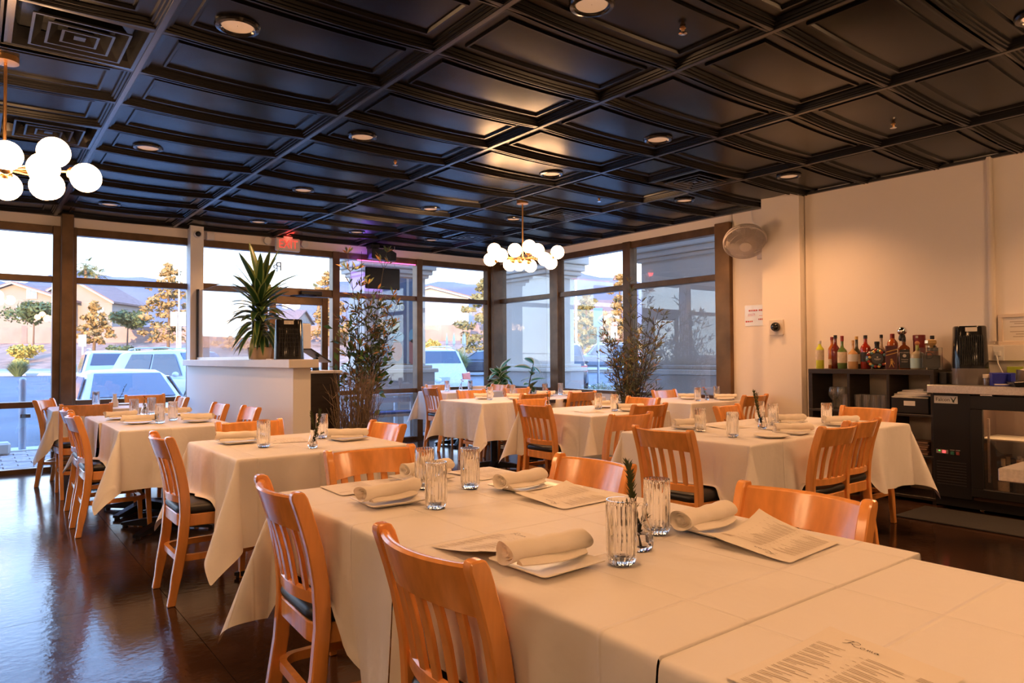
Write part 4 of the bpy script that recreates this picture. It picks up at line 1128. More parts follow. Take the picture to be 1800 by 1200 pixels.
for z, y0, y1 in ((.055, -.03, .09), (.055, -.09, -.05), (.0, -.09, -.05), (-.045, -.1, -.04), (-.065, .03, .11), (.02, .0, .09), (.005, .0, .09)):
    y = y0
    while y < y1-.012:
        l = rq.uniform(.008, .02); rp_.box(-.0085, -.008, y, y+l, z-.008, z+.008 if abs(z-.055) < .01 or z < -.04 else z-.003); y += l+.008
rp_.build('red_print', M('red_ink', (.62, .09, .07), .5), pp)['kind'] = 'stuff'
dc = thing('dome_camera', 'black glossy dome camera on a square plate on the cream column', 'camera', (6.56, 4.06, 1.53))
MB().box(-.012, 0, -.075, .085, -.085, .075).build('plate', M('painted_plate', (.74, .65, .56), .5), dc, bevel=.003)
MB().sphere((-.03, 0, 0), .048, 20, 12).build('dome', M('black_dome', (.01, .01, .01), .05, 0, .8), dc, smooth=80)
tag(MB().box(6.615, 6.652, 2.145, 2.175, 1.32, 2.86).tube([(6.634, 2.16, 1.34), (6.634, 2.16, 2.85)], .026, 10).build('trim_4', M('painted_conduit', (.74, .66, .57), .5)), kind='structure')
tag(MB().box(6.60, 6.65, .6, 2.21, 1.18, 1.31).build('trim_5', M('white_raceway', (.76, .70, .63), .5), bevel=.004), kind='structure')
ol = thing('wall_outlet', 'wall outlet with a white cord above the bar fridge', 'outlet', (6.598, 2.11, 1.24))
MB().box(-.006, 0, -.038, .038, -.058, .058).build('cover_plate', WHITEPL, ol, bevel=.002)
MB().box(-.05, -.006, -.018, .018, -.02, .02).build('plug', WHITEPL, ol, bevel=.004)
MB().tube([(-.045, 0, -.01), (-.07, -.015, -.08), (-.06, -.05, -.17), (-.10, -.09, -.235), (-.14, -.03, -.243)], .005, 6).build('cord', WHITEPL, ol, smooth=50)
fr = thing('framed_certificate', 'framed certificate hanging at the right edge of the bar wall', 'picture', (6.645, 1.80, 1.435))
for y0, y1, z0, z1 in ((-.32, .32, .095, .125), (-.32, .32, -.125, -.095), (.29, .32, -.095, .095), (-.32, -.29, -.095, .095)):
    MB().box(-.022, 0, y0, y1, z0, z1).build('frame_bar', M('pale_frame', (.74, .62, .50), .4), fr, bevel=.003)
MB().box(-.010, -.002, -.29, .29, -.095, .095).build('sheet', PAPER, fr)
cp = MB()
for z, a, c in ((.06, .0, .24), (.045, .02, .21), (.02, -.02, .24), (-.02, .0, .24), (-.04, .05, .2), (-.06, .0, .22)): cp.box(-.0112, -.0105, a, c, z-.003, z+.003)
cp.build('printed_rows', GREYINK, fr)['kind'] = 'stuff'

# ------------------------------------------------------------------ cube shelf with bottles
sh = thing('cube_shelf', 'black open cube shelf against the bar wall carrying liquor bottles', 'shelf', (0, 0, 0))
SX0, SX1 = 6.27, 6.645
for z0, z1 in ((1.065, 1.108), (.715, .735), (.375, .395), (.03, .055)):
    MB().box(SX0, SX1, 2.47, 3.565, z0, z1).build('shelf_board', DARKW, sh, bevel=.002)
for y0, y1 in ((3.525, 3.565), (3.17, 3.195), (2.825, 2.85), (2.47, 2.50)):
    MB().box(SX0+.002, SX1, y0, y1, 0, 1.066).build('upright_panel', DARKW, sh, bevel=.002)
SZ = 1.1085
def bottle(label, y, x, h, r, glassm, liq=None, fill=.8, cap=None, neck=.34, nr=.3, lab=None, square=False, caph=.03, extra=None):
    t = thing('liquor_bottle', label, 'bottle', (x, y, SZ), rad(-62), 'liquor bottles on the black shelf')
    zb = h*(1-neck-.12)
    if square:
        def sq(s, z): return [(px*s, py*s, z) for px, py in rrect(r, -r*.8, r*.8, r*.22, 3)]
        MB().loft([sq(.96, 0), sq(1, .006), sq(1, zb), sq(.8, zb+.012), sq(nr*1.05, zb+.03), sq(nr, h-caph)]).build('body', glassm, t, smooth=45)
        if lab: MB().box(-r*.86, r*.86, -r*.8-.0015, -r*.8+.001, zb*lab[1], zb*lab[2]).build('label', lab[0], t)
    else:
        MB().lathe([(r*.9, 0), (r, .006), (r, zb), (r*.88, zb+h*.05), (r*nr*1.25, zb+h*.13), (r*nr, zb+h*.2), (r*nr, h-caph)], 22).build('body', glassm, t, smooth=50)
        if lab: MB().lathe([(r*1.012, zb*lab[1]), (r*1.012, zb*lab[2])], 22, caps=False).build('label', lab[0], t, smooth=50)
    if cap: MB().lathe([(r*nr*1.18, h-caph), (r*nr*1.18, h-.002), (r*nr*.9, h)], 16).build('cap', cap, t, smooth=40)
    return t
def LQ(n, c): return M(n, c, .08, 0, .6, coat=.5)
LABC = M('cream_label', (.66, .55, .40), .6, noise=(40, .15)); LABK = M('black_label', (.03, .03, .032), .5); LABW = M('white_label', (.66, .62, .56), .6)
REDC = M('red_cap', (.30, .03, .02), .4); BLKC = M('black_cap', (.015, .013, .013), .4); GOLD = M('gold_foil', (.70, .42, .12), .3, .8)
bottle('lime yellow bottle with a pale label, leftmost on the black shelf', 3.495, 6.36, .265, .036, LQ('lime_liqueur', (.68, .72, .06)), cap=WHITEPL, neck=.2, nr=.34, lab=(LABC, .45, .98))
bottle('amber bottle with a red cap between the lime and dark red ones', 3.43, 6.46, .30, .034, LQ('amber_rum', (.50, .16, .03)), cap=REDC, neck=.28, nr=.36, lab=(LABC, .2, .5))
bottle('dark red bottle with a black cap, third from the left', 3.385, 6.44, .315, .037, LQ('dark_red', (.17, .02, .012)), cap=BLKC, neck=.3, nr=.36)
bottle('green whiskey bottle with cream label and red foil neck', 3.29, 6.38, .305, .041, LQ('green_glass', (.12, .20, .05)), cap=REDC, neck=.36, nr=.3, caph=.05, lab=(LABC, .35, .98))
bottle('slim dark bottle with an orange cap behind the clear amber one', 3.215, 6.50, .30, .036, LQ('olive_glass', (.05, .045, .02)), cap=GOLD, neck=.38, nr=.34, lab=(LABC, .3, .9))
bottle('clear amber bottle with a white label, right of the green one', 3.18, 6.36, .262, .041, LQ('pale_amber', (.60, .34, .14)), cap=BRASS, neck=.36, nr=.27, lab=(LABW, .5, .98))
bottle('red bitter bottle with a dark cap left of the round patterned flask', 3.085, 6.40, .305, .043, LQ('red_bitter', (.34, .025, .01)), cap=BLKC, neck=.26, nr=.32, lab=(LABK, .35, .8))
bottle('clear bottle with black cap behind the round patterned flask', 3.005, 6.53, .31, .034, LQ('clear_spirit', (.40, .32, .24)), cap=BLKC, neck=.36, nr=.34)
fl = thing('round_flask', 'round black flask patterned in red and gold with a grey round label', 'bottle', (6.36, 2.965, SZ), rad(-62), 'liquor bottles on the black shelf')
MB().lathe([(.02, -.034), (.075, -.032), (.092, -.012), (.092, .012), (.075, .032), (.02, .034)], 32, (0, 0, .095), axis='y').build('body', M('patterned_glaze', (.04, .02, .015), .12, 0, .6, coat=.6), fl, smooth=40)
fp = random.Random(8); cols = [M('red_glaze', (.40, .03, .02), .2), GOLD, M('teal_glaze', (.10, .28, .28), .2)]
for k in range(21):
    a = 2*PI*k/21+fp.uniform(-.1, .1); r1 = fp.uniform(.058, .082); c, s = math.cos(a), math.sin(a)
    MB().lathe([(.0125, -.0335), (.010, -.0355), (.001, -.036)], 7, (r1*c, 0, .095+r1*s), axis='y').build('painted_patch', cols[k % 3], fl)
MB().lathe([(.047, -.034), (.047, -.0365), (.001, -.037)], 28, (0, 0, .095), axis='y').build('label', M('slate_label', (.07, .075, .085), .4), fl, smooth=30)
MB().box(-.026, .026, -.0385, -.037, .088, .094).box(-.016, .016, -.0385, -.037, .080, .083).box(-.006, .006, -.0385, -.037, .102, .112).build('label_print', LABW, fl)
MB().lathe([(.022, .18), (.018, .20), (.020, .225), (.022, .23), (.02, .245)], 16).build('stopper', BLKC, fl, smooth=40)
MB().box(-.05, .05, -.03, .03, 0, .008).build('foot', BLKC, fl, bevel=.003)
bottle('amber square shouldered bottle with a maroon cap behind the dark carton', 2.895, 6.50, .315, .044, LQ('whisky_amber', (.42, .10, .02)), cap=REDC, neck=.16, nr=.36, caph=.045)
bottle('small clear bottle with black cap left of the silver ball stopper', 2.835, 6.53, .295, .032, LQ('clear_spirit_2', (.46, .38, .30)), cap=BLKC, neck=.3, nr=.4)
cb = thing('ceramic_decanter', 'tall white and blue decanter with a silver ball stopper', 'bottle', (6.45, 2.79, SZ), rad(-62), 'liquor bottles on the black shelf')
MB().lathe([(.038, 0), (.043, .01), (.045, .12), (.036, .19), (.022, .235), (.016, .25)], 24).build('body', M('white_ceramic', (.66, .60, .55), .2), cb, smooth=50)
for k in range(5):
    a = 1.26*k; MB().tube([(.047*math.cos(a+u*.8), .047*math.sin(a+u*.8), .05+.12*u) if u < .7 else (.040*math.cos(a+u*.8), .040*math.sin(a+u*.8), .05+.12*u) for u in (0, .3, .6, .9)], .0035, 4).build('blue_stroke', M('cobalt_blue', (.03, .04, .18), .3), cb)
MB().lathe([(.02, .248), (.028, .258), (.028, .275), (.022, .30)], 18).build('collar', BLKC, cb, smooth=40)
MB().sphere((0, 0, .335), .040, 20, 12).build('stopper', CHROME, cb, smooth=80)
ct = thing('whisky_carton', 'dark carton with two slanted gold stripes and a small walking figure', 'box', (6.345, 2.838, SZ), rad(-62))
MB().box(-.044, .044, -.04, .04, 0, .205).build('box', M('maroon_carton', (.085, .025, .03), .45), ct, bevel=.002)
for z in (.118, .146):
    MB().add([(-.044, -.0408, z), (.044, -.0408, z+.026), (.044, -.0408, z+.032), (-.044, -.0408, z+.006)], [(0, 1, 2, 3)]).build('gold_stripe', GOLD, ct)
fg = MB(); fy = -.0409
for poly in ([(-.008, .085), (.006, .085), (.006, .092), (-.008, .092)], [(-.012, .082), (.010, .082), (.010, .085), (-.012, .085)], [(-.010, .045), (.008, .045), (.010, .078), (-.008, .078)], [(-.010, .045), (-.004, .045), (-.016, .018), (-.020, .018)], [(.002, .045), (.008, .045), (.018, .018), (.013, .018)], [(.010, .07), (.022, .045), (.024, .047), (.012, .074)]):
    fg.add([(a, fy, c) for a, c in poly], [tuple(range(4))])
fg.build('figure', GOLD, ct)
wb_ = bottle('square bottle with black label and white print right of the dark carton', 2.742, 6.37, .27, .043, LQ('bourbon', (.13, .035, .01)), cap=BLKC, neck=.20, nr=.30, lab=(LABK, .06, .93), square=True)
text('label_print', "JACK DANIEL'S", .0115, LABW, wb_, (0, -.0364, .145), (PI/2, 0, 0), .0003)
text('label_print', 'Tennessee', .0125, LABW, wb_, (0, -.0364, .085), (PI/2, 0, 0), .0003, .2)
text('label_print', 'WHISKEY', .0115, LABW, wb_, (0, -.0364, .066), (PI/2, 0, 0), .0003)
MB().lathe([(.014, -.036), (.014, -.0366), (.011, -.0366), (.011, -.036)], 20, (0, 0, .118), axis='y').build('label_ring', LABW, wb_)
tu = thing('canister', 'tall maroon gift tube with a small plaque, behind the black label bottle', 'canister', (6.52, 2.68, SZ), rad(-62))
MB().lathe([(.047, 0), (.047, .25)], 28).build('tube', M('maroon_tube', (.25, .022, .02), .4), tu, smooth=40)
MB().lathe([(.049, .25), (.049, .295), (.044, .298)], 28).build('lid', M('maroon_lid', (.20, .02, .02), .4), tu, smooth=40)
MB().box(-.030, -.008, -.0475, -.040, .27, .29).build('plaque', STEEL, tu)
bottle('dark bottle with orange neck band at the right behind the clear square one', 2.575, 6.52, .29, .042, LQ('black_glass', (.012, .010, .008)), cap=BLKC, neck=.28, nr=.34, lab=(M('orange_label', (.42, .10, .02), .5), .3, .9))
sq = bottle('squat clear bottle with a blue label and cork right of the black label one', 2.635, 6.37, .215, .054, LQ('pale_tequila', (.42, .36, .24)), cap=M('green_foil', (.35, .40, .12), .4), neck=.28, nr=.22, caph=.05, lab=(M('ice_blue_label', (.42, .60, .62), .5), .1, .75))
MB().sphere((0, 0, .222), .020, 14, 8).build('cork', M('cork', (.50, .22, .10), .7), sq, smooth=60)
cd = thing('square_decanter', 'wide square clear bottle with the letter D and a faceted stopper', 'bottle', (6.37, 2.53, SZ), rad(-62), 'liquor bottles on the black shelf')
MB().box(-.082, .082, -.04, .04, 0, .185).build('body', M('clear_bottle_glass', (.92, .95, .95), .03, 0, .5, trans=.92, ior=1.3), cd, bevel=.008, seg=2)
MB().box(-.066, .066, -.026, .026, .018, .12).build('spirit', LQ('pale_spirit', (.36, .30, .20)), cd, bevel=.004)
text('letter', 'D', .085, M('dark_letter', (.05, .045, .04), .4), cd, (-.012, -.0415, .115), (PI/2, 0, 0), .0006)
MB().lathe([(.02, .185), (.02, .20), (.034, .204), (.046, .222), (.044, .246), (.02, .255), (.002, .256)], 9).build('stopper', M('amber_crystal', (.62, .40, .16), .05, .3, .8), cd)

# things in the shelf cubes
WG = glass_sheet('thin_glass', (.88, .88, .86), .10, 1.6)
def shelf_glass(kind, lab, loc, first_=[{}]):
    d = first_[0]
    if kind in d: return dup(d[kind], loc, 0, lab)
    t = thing('stemmed_wine_glass' if kind == 'w' else 'water_tumbler', lab, 'glass', loc, 0, 'wine glasses in the black shelf' if kind == 'w' else 'tumblers in the black shelf')
    if kind == 'w': MB().lathe([(.036, .0), (.03, .003), (.005, .008), (.004, .08), (.02, .095), (.039, .13), (.038, .165), (.031, .205)], 20, caps=False).build('body', WG, t, smooth=60)
    else: MB().lathe([(.034, 0), (.036, .01), (.039, .145)], 20, caps=False).lathe([(.003, .012), (.034, .010)], 20, caps=False).build('body', WG, t, smooth=60)
    d[kind] = t; return t
for k, (y, x) in enumerate(((3.375, 6.36), (3.30, 6.36), (3.40, 6.46), (3.32, 6.46))):
    shelf_glass('w', 'stemmed wine glass in the first shelf cube, '+('front right', 'front, beside the tumbler', 'back left', 'back right')[k], (x, y, .7355))
for k in range(8):
    shelf_glass('t', 'clear water tumbler in the second shelf cube, %s row, %s' % (('front', 'back')[k % 2], ('leftmost', 'second from left', 'third from left', 'rightmost')[k//2]), (6.34+.09*(k % 2), 3.125-.078*(k//2), .7355))
shelf_glass('t', 'single water tumbler beside the wine glasses', (6.34, 3.235, .7355))
bk = thing('storage_basket', 'black storage basket with a handle slot in the third shelf cube', 'basket', (6.42, 2.663, .7355))
MB().box(-.15, .12, -.155, .155, 0, .145).build('basket', BLACKP, bk, bevel=.01)
MB().box(-.152, -.149, -.045, .045, .07, .11).build('paper_tag', PAPER, bk)
for k, (dz, a, s) in enumerate(((0, 3, 1.0), (.014, -6, .95), (.028, 8, .85), (.042, -3, .6))):
    sec = []
    for u in range(9):
        v = u/8; x = -.145*s+.29*s*v
        sec.append([(x, -.10*s, dz+.004*math.sin(9*v+k)), (x, -.03*s, dz+.003*math.sin(7*v)), (x, .05*s, dz+.006*math.sin(5*v+k)), (x, .10*s, dz), (x, .10*s, dz+.012), (x, .04*s, dz+.016+.006*math.sin(6*v)), (x, -.03*s, dz+.014), (x, -.10*s, dz+.012)])
    o = MB().loft(sec).build('folded_cloth', NAPK, None, smooth=60); o.location = (6.40, 2.66, .882); o.rotation_euler = (0, rad(3), rad(a+90))
    tag(o, 'folded cream cloth in the pile on the black basket, %s' % ('bottom', 'second from bottom', 'third from bottom', 'topmost')[k], 'cloth', 'folded cloths on the basket')
for k in range(6):
    o = MB().box(-.11+.004*k, .11-.003*k, -.13, .13-.006*k, 0, .018).build('folded_linen', M('brown_linen', (.20, .11, .06), .8), None, bevel=.005)
    o.location = (6.40, 2.665, .3955+.0185*k); o.rotation_euler = (0, 0, .06*math.sin(k*2)); tag(o, 'brown linen in the low pile of the shelf, %s' % ('bottom', 'second', 'third', 'fourth', 'fifth', 'top')[k], 'linen', 'linens low in the shelf')

# ------------------------------------------------------------------ bar fridge
fg_ = thing('back_bar_fridge', 'black bar fridge with a glass door and steel top', 'fridge', (0, 0, 0))
FB = M('fridge_black', (.012, .011, .011), .42, 0, .45)
X0 = 6.14
MB().box(X0+.03, 6.64, 2.17, 2.445, .10, .925).build('compressor_housing', FB, fg_, bevel=.004)
cab = MB()
cab.box(6.60, 6.64, .90, 2.17, .12, .925).box(X0+.05, 6.64, .90, 2.17, .10, .14).box(X0+.05, 6.64, .90, 2.17, .89, .925).box(X0+.05, 6.64, .90, .93, .12, .9).box(X0+.05, 6.64, 2.14, 2.17, .12, .9)
cab.build('cabinet', M('fridge_inside', (.10, .06, .04), .4), fg_)
MB().box(X0-.02, 6.645, .88, 2.465, .927, .991).build('top', STEEL, fg_, bevel=.003)
MB().box(X0+.06, 6.62, .90, 2.44, .03, .10).build('toe_base', FB, fg_)
dr_ = MB()
for y0, y1, z0, z1 in ((1.52, 2.165, .81, .915), (1.52, 2.165, .135, .20), (2.085, 2.165, .20, .81), (1.52, 1.60, .20, .81)):
    dr_.box(X0, X0+.045, y0, y1, z0, z1)
door = dr_.build('door', FB, fg_, bevel=.003)
MB().box(X0+.015, X0+.017, 1.60, 2.085, .20, .81).build('door_glass', glass_sheet('fridge_glass', (.88, .84, .80), .02, 1.1), door)
dr2 = MB()
for y0, y1, z0, z1 in ((.91, 1.51, .81, .915), (.91, 1.51, .135, .20), (1.43, 1.51, .20, .81), (.91, .99, .20, .81)): dr2.box(X0, X0+.045, y0, y1, z0, z1)
door2 = dr2.build('door', FB, fg_, bevel=.003)
MB().box(X0+.015, X0+.017, .99, 1.43, .20, .81).build('door_glass', bpy.data.materials['fridge_glass'], door2)
MB().box(X0+.07, 6.59, .94, 2.13, .575, .585).build('wire_shelf', M('pale_shelf', (.60, .55, .42), .4), fg_)
MB().box(X0+.055, X0+.07, 2.055, 2.07, .25, .74).build('shelf_rail', STEEL, fg_)
sg = MB().box(X0+.026, X0+.031, 2.26, 2.43, .845, .905).build('maker_plate', M('plate_white', (.70, .66, .58), .4), fg_)
text('maker_name', 'Falcon', .040, INK, fg_, (X0+.0255, 2.367, .874), (PI/2, 0, -PI/2), .0004)
bird = MB(); bx_ = X0+.0253
for poly in ([(2.293, .855), (2.286, .868), (2.305, .893), (2.311, .895), (2.297, .866)], [(2.293, .855), (2.290, .868), (2.275, .897), (2.268, .897), (2.282, .866)], [(2.299, .858), (2.285, .852), (2.281, .860), (2.293, .870)]):
    bird.add([(bx_, y, z) for y, z in poly], [tuple(range(len(poly)))])
bird.build('bird_emblem', M('emblem_green_black', (.02, .05, .025), .5), fg_)
MB().box(X0+.024, X0+.031, 2.335, 2.42, .445, .475).build('control_panel', STEEL, fg_)
MB().box(X0+.022, X0+.0245, 2.352, 2.376, .449, .470).build('display', emission('red_digits', (1, .05, .05), 1.2), fg_)
MB().box(X0+.022, X0+.0245, 2.392, 2.403, .462, .470).build('indicator', emission('green_led', (.1, .7, .1), .6), fg_)
for y, c, n in ((2.305, (.03, .16, .10), 'green_switch'), (2.265, (.24, .05, .04), 'red_switch')):
    MB().box(X0+.022, X0+.031, y-.012, y+.012, .440, .466).build('switch', M(n, c, .4), fg_, bevel=.002)
    MB().box(X0+.026, X0+.031, y-.016, y+.016, .474, .480).build('switch_label', STEEL, fg_)
for k in range(9):
    MB().box(X0+.026, X0+.0305, 2.21, 2.42, .20+.022*k, .206+.022*k).build('vent_slot', M('slot_grey', (.035, .03, .027), .5), fg_)
fl_ = bpy.data.lights.new('fridge_lamp', 'POINT'); fl_.energy = 3.0; fl_.color = (1, .62, .34); fl_.shadow_soft_size = .04
flo = bpy.data.objects.new('fridge_lamp', fl_); COL.objects.link(flo); flo.location = (X0+.10, 1.95, .86)
for y in (2.06, .98):
    MB().box(X0-.012, X0+.03, y-.05, y+.03, .917, .927).build('hinge', STEEL, fg_)
    MB().lathe([(.032, -.014), (.035, -.008), (.035, .008), (.032, .014)], 18, (X0+.10, y+.06, .035), axis='y').build('caster', CHROME, fg_, smooth=40)
WB = LQ('wine_glass_dark', (.02, .018, .012)); FOIL = M('cream_foil', (.70, .58, .36), .4)
def wine(lab, x, y, cap, lm2, h=.30, f_=[{}]):
    t = thing('wine_bottle', lab, 'bottle', (x, y, .1405), rad(-60), 'wine bottles in the bar fridge')
    MB().lathe([(.034, 0), (.037, .006), (.037, h*.58), (.030, h*.66), (.015, h*.75), (.0135, h)], 18).build('body', WB, t, smooth=50)
    MB().lathe([(.0150, h*.80), (.0150, h*.995), (.012, h)], 14).build('foil', cap, t, smooth=40)
    if lm2: MB().lathe([(.0375, .035), (.0375, .125)], 20, caps=False).build('label', lm2, t, smooth=50)
wl = [(6.25, 1.985, FOIL, LABC, 'front left with a broad cream label'), (6.25, 1.885, GOLD, LABK, 'front with a silver grey label, second from left'), (6.25, 1.79, FOIL, LABC, 'front with a cream label, third from left'), (6.25, 1.70, BLKC, LABW, 'front, fourth from left'),
      (6.37, 1.99, FOIL, None, 'second row left'), (6.37, 1.90, FOIL, None, 'second row, second from left'), (6.37, 1.81, FOIL, None, 'second row with a cream foil, third'), (6.37, 1.72, STEEL, None, 'second row with a silver foil'), (6.48, 1.95, FOIL, None, 'back row left'), (6.48, 1.86, FOIL, None, 'back row middle'), (6.48, 1.77, STEEL, None, 'back row right')]
for x, y, c, l2, d in wl: wine('dark wine bottle in the fridge, '+d, x, y, c, l2)
# on the fridge top
tag(MB().box(6.34, 6.63, 2.40, 2.46, .992, 1.09).build('storage_box', BLACKP, bevel=.004), 'low black box between the shelf end and the air cooler', 'box')
jr = thing('small_jar', 'small clear jar with a pale lid before the smoky tank', 'jar', (6.26, 2.08, .992))
MB().lathe([(.030, 0), (.031, .05), (.028, .06)], 18).build('body', LQ('jar_grey', (.16, .11, .08)), jr, smooth=40)
MB().lathe([(.033, .058), (.033, .085), (.03, .087)], 18).build('lid', LABC, jr, smooth=40)
bb = thing('blue_caddy', 'bright blue open plastic caddy on the bar fridge', 'caddy', (6.25, 1.98, .992), rad(-60))
BLUE = M('royal_blue_plastic', (.02, .03, .34), .35)
for x0, x1, y0, y1, z0, z1 in ((-.075, .075, -.05, .05, 0, .008), (-.075, -.068, -.05, .05, 0, .10), (.045, .075, -.05, .05, 0, .10), (-.075, .075, .043, .05, 0, .10), (-.075, .075, -.05, -.02, .09, .098)):
    MB().box(x0, x1, y0, y1, z0, z1).build('side_panel', BLUE, bb, bevel=.002)
MB().box(-.06, .04, -.045, .03, .008, .014).build('slip', PAPER, bb)
cu = thing('tilted_tub', 'grey tub with white wadding leaning by the green box', 'tub', (6.42, 1.90, .992), rad(-60))
MB().lathe([(.045, 0), (.055, .11), (.052, .11), (.044, .01)], 20, caps=False).lathe([(.003, .002), (.045, 0)], 20, caps=False).xf(Matrix.Translation((0, 0, .006)) @ Matrix.Rotation(rad(9), 4, 'Y')).build('tub', M('grey_tub', (.20, .15, .12), .4), cu, smooth=40)
MB().sphere((.016, 0, .105), .045, 12, 8, sq=(1, 1, .5)).build('wadding', NAPK, cu, smooth=70)
tag(MB().box(6.54, 6.60, 1.45, 2.04, .992, 1.135).build('green_box', M('lime_box', (.34, .42, .03), .5), bevel=.003), 'lime green flat box against the bar wall behind the tub', 'box')
ty = thing('black_tray', 'black tray holding pens at the right edge of the fridge top', 'tray', (6.26, 1.76, .992), rad(-60))
MB().loft([[(-.16, -.1, .0), (.16, -.1, 0), (.16, .1, 0), (-.16, .1, 0)], [(-.17, -.11, .035), (.17, -.11, .06), (.17, .11, .06), (-.17, .11, .035)]]).build('tray', BLACKP, ty, bevel=.005)
for k, (c, a) in enumerate((((.02, .28, .10), 75), ((.62, .56, .46), 55), ((.60, .38, .12), 50), ((.62, .45, .2), 45), ((.1, .3, .35), 80))):
    o = MB().tube([(0, 0, 0), (0, 0, .12)], .007, 8).build('pen', M('pen_%d_plastic' % k, c, .4)); o.location = (6.30-.012*k, 1.815-.035*k, 1.035); o.rotation_euler = (rad(90-a), 0, rad(200)); tag(o, ['green pen', 'cream pen', 'orange pen', 'yellow pen', 'teal pen'][k]+' leaning in the black tray on the fridge', 'pen')
# counter at the right edge and floor mat
wc = thing('work_counter', 'pale topped work counter cut off by the right edge', 'counter', (0, 0, 0))
MB().box(2.225, 3.3, -.5, .72, .885, .921).build('top', STEEL, wc, bevel=.003)
MB().box(2.30, 3.2, -.45, .66, .0, .885).build('body', DARKW, wc)
tag(MB().box(5.60, 6.13, .2, 2.50, 0, .014).build('rubber_mat', M('black_rubber', (.025, .021, .018), .8, bump=(60, .4, .004)), bevel=.004), 'long black rubber mat on the floor before the bar fridge', 'mat')

# ------------------------------------------------------------------ outside: street coordinates, d out along the lot, s along the street
F2 = Vector((.6092, .7930)); S2 = Vector((.7930, -.6092)); SROT = math.atan2(S2.y, S2.x)
GP = [(0, -.33), (13, -.33), (44, .28), (44.35, .42), (52, .44), (62, .50), (80, 3.2), (140, 4.2), (900, 12)]
def gz(d):
    for (a, za), (b, zb) in zip(GP, GP[1:]):
        if a <= d <= b: return za+(zb-za)*(d-a)/(b-a)
    return GP[-1][1]
def P(s, d, z=None):
    v = F2*d+S2*s
    return (v.x, v.y, gz(d) if z is None else z)
def strip(name, d0, d1, mat, nd=6, s0=-170, s1=130, dz=0, ns=40, rough=0):
    r_ = random.Random(int(d0)); rows = []
    for i in range(nd+1):
        d = d0+(d1-d0)*i/nd
        rows.append([(*(F2*d+S2*(s0+(s1-s0)*k/ns)), gz(d)+dz+(r_.uniform(-rough, rough) if 0 < i < nd else 0)) for k in range(ns+1)])
    return tag(MB().loft(rows, caps=False, closed=False).build(name, mat, None, smooth=60), kind='structure')
ASPH = M('asphalt', (.135, .138, .145), .85, 0, .3, noise=(.4, .2), bump=(60, .3, .01))
strip('parking_lot', 0, 44, ASPH, 30)
tag(MB().loft([[(*(F2*44+S2*s), .26), (*(F2*44.02+S2*s), .42), (*(F2*44.35+S2*s), .43), (*(F2*44.4+S2*s), .35)] for s in range(-170, 131, 10)], caps=False, closed=False).build('curb', M('curb_concrete', (.52, .50, .48), .9)), kind='structure')
strip('gravel_strip', 44.35, 52, M('tan_gravel', (.42, .34, .27), .95, noise=(2, .3)), 4, rough=.05)
strip('street', 52, 62, M('street_asphalt', (.24, .25, .27), .85, noise=(.3, .1)), 4)
strip('desert_bank', 62, 80, M('pink_gravel', (.34, .21, .14), .95, noise=(1.2, .35)), 10, rough=.12)
strip('far_ground', 80, 700, M('far_ground_tan', (.26, .21, .17), .95), 12, -600, 600)
for k, (s, d) in enumerate(((-7, 30), (-3.5, 30), (0, 30), (3.6, 29), (7.4, 28), (-12, 31))):       # painted stall lines
    a, b = F2*(d-3.5)+S2*s, F2*(d+2.5)+S2*(s-.4)
    n = S2*.05
    MB().add([(*(a-n), gz(d-3.5)+.012), (*(a+n), gz(d-3.5)+.012), (*(b+n), gz(d+2.5)+.012), (*(b-n), gz(d+2.5)+.012)], [(0, 1, 2, 3)]).build('stall_line', M('line_paint', (.6, .6, .58), .8), bpy.data.objects['parking_lot'])
# raised walk with pavers along the building
walk = tag(MB().box(-8, 10.2, 9.48, 12.55, -.36, -.06).box(7.05, 10.2, -1, 9.48, -.36, -.06).build('sidewalk', M('walk_concrete', (.46, .43, .41), .9)), kind='structure')
PAV = M('paver_brick', (.40, .33, .30), .85, 0, .3, noise=(7, .3)); pv0 = None
for r_ in range(12):
    for c in range(17):
        x = -1.5+.30*c+(.15 if r_ % 2 else 0); y = 9.62+.205*r_
        if pv0 is None: pv0 = MB().box(-.145, .145, -.0975, .0975, -.02, .012).build('paver', PAV, walk, bevel=.006); pv0.location = (x, y, -.05)
        else: copy_part(pv0, walk, (x, y, -.05+.003*math.sin(r_*5+c*3)))
MB().box(-8, 10.2, 12.1, 12.55, -.06, -.035).build('walk_edge', M('edge_concrete', (.55, .52, .49), .9), walk)
bp_ = thing('sign_post', 'grey metal post at the edge of the paved walk', 'post', (.575, 12.25, -.035))
MB().tube([(0, 0, 0), (0, 0, .98)], .045, 12).build('tube', M('galvanised', (.32, .36, .42), .4, .5), bp_, smooth=50); MB().sphere((0, 0, .98), .045, 12, 6).build('cap', bpy.data.materials['galvanised'], bp_, smooth=60)
MB().box(-.03, .09, -.09, .0, .45, .5).build('latch', BLACKM, bp_)
tag(MB().box(-.4, .42, 11.62, 11.85, -.038, .13).build('wheel_stop', M('cream_concrete', (.62, .58, .5), .9), bevel=.03), 'pale concrete wheel stop on the walk at the left edge', 'wheel stop')
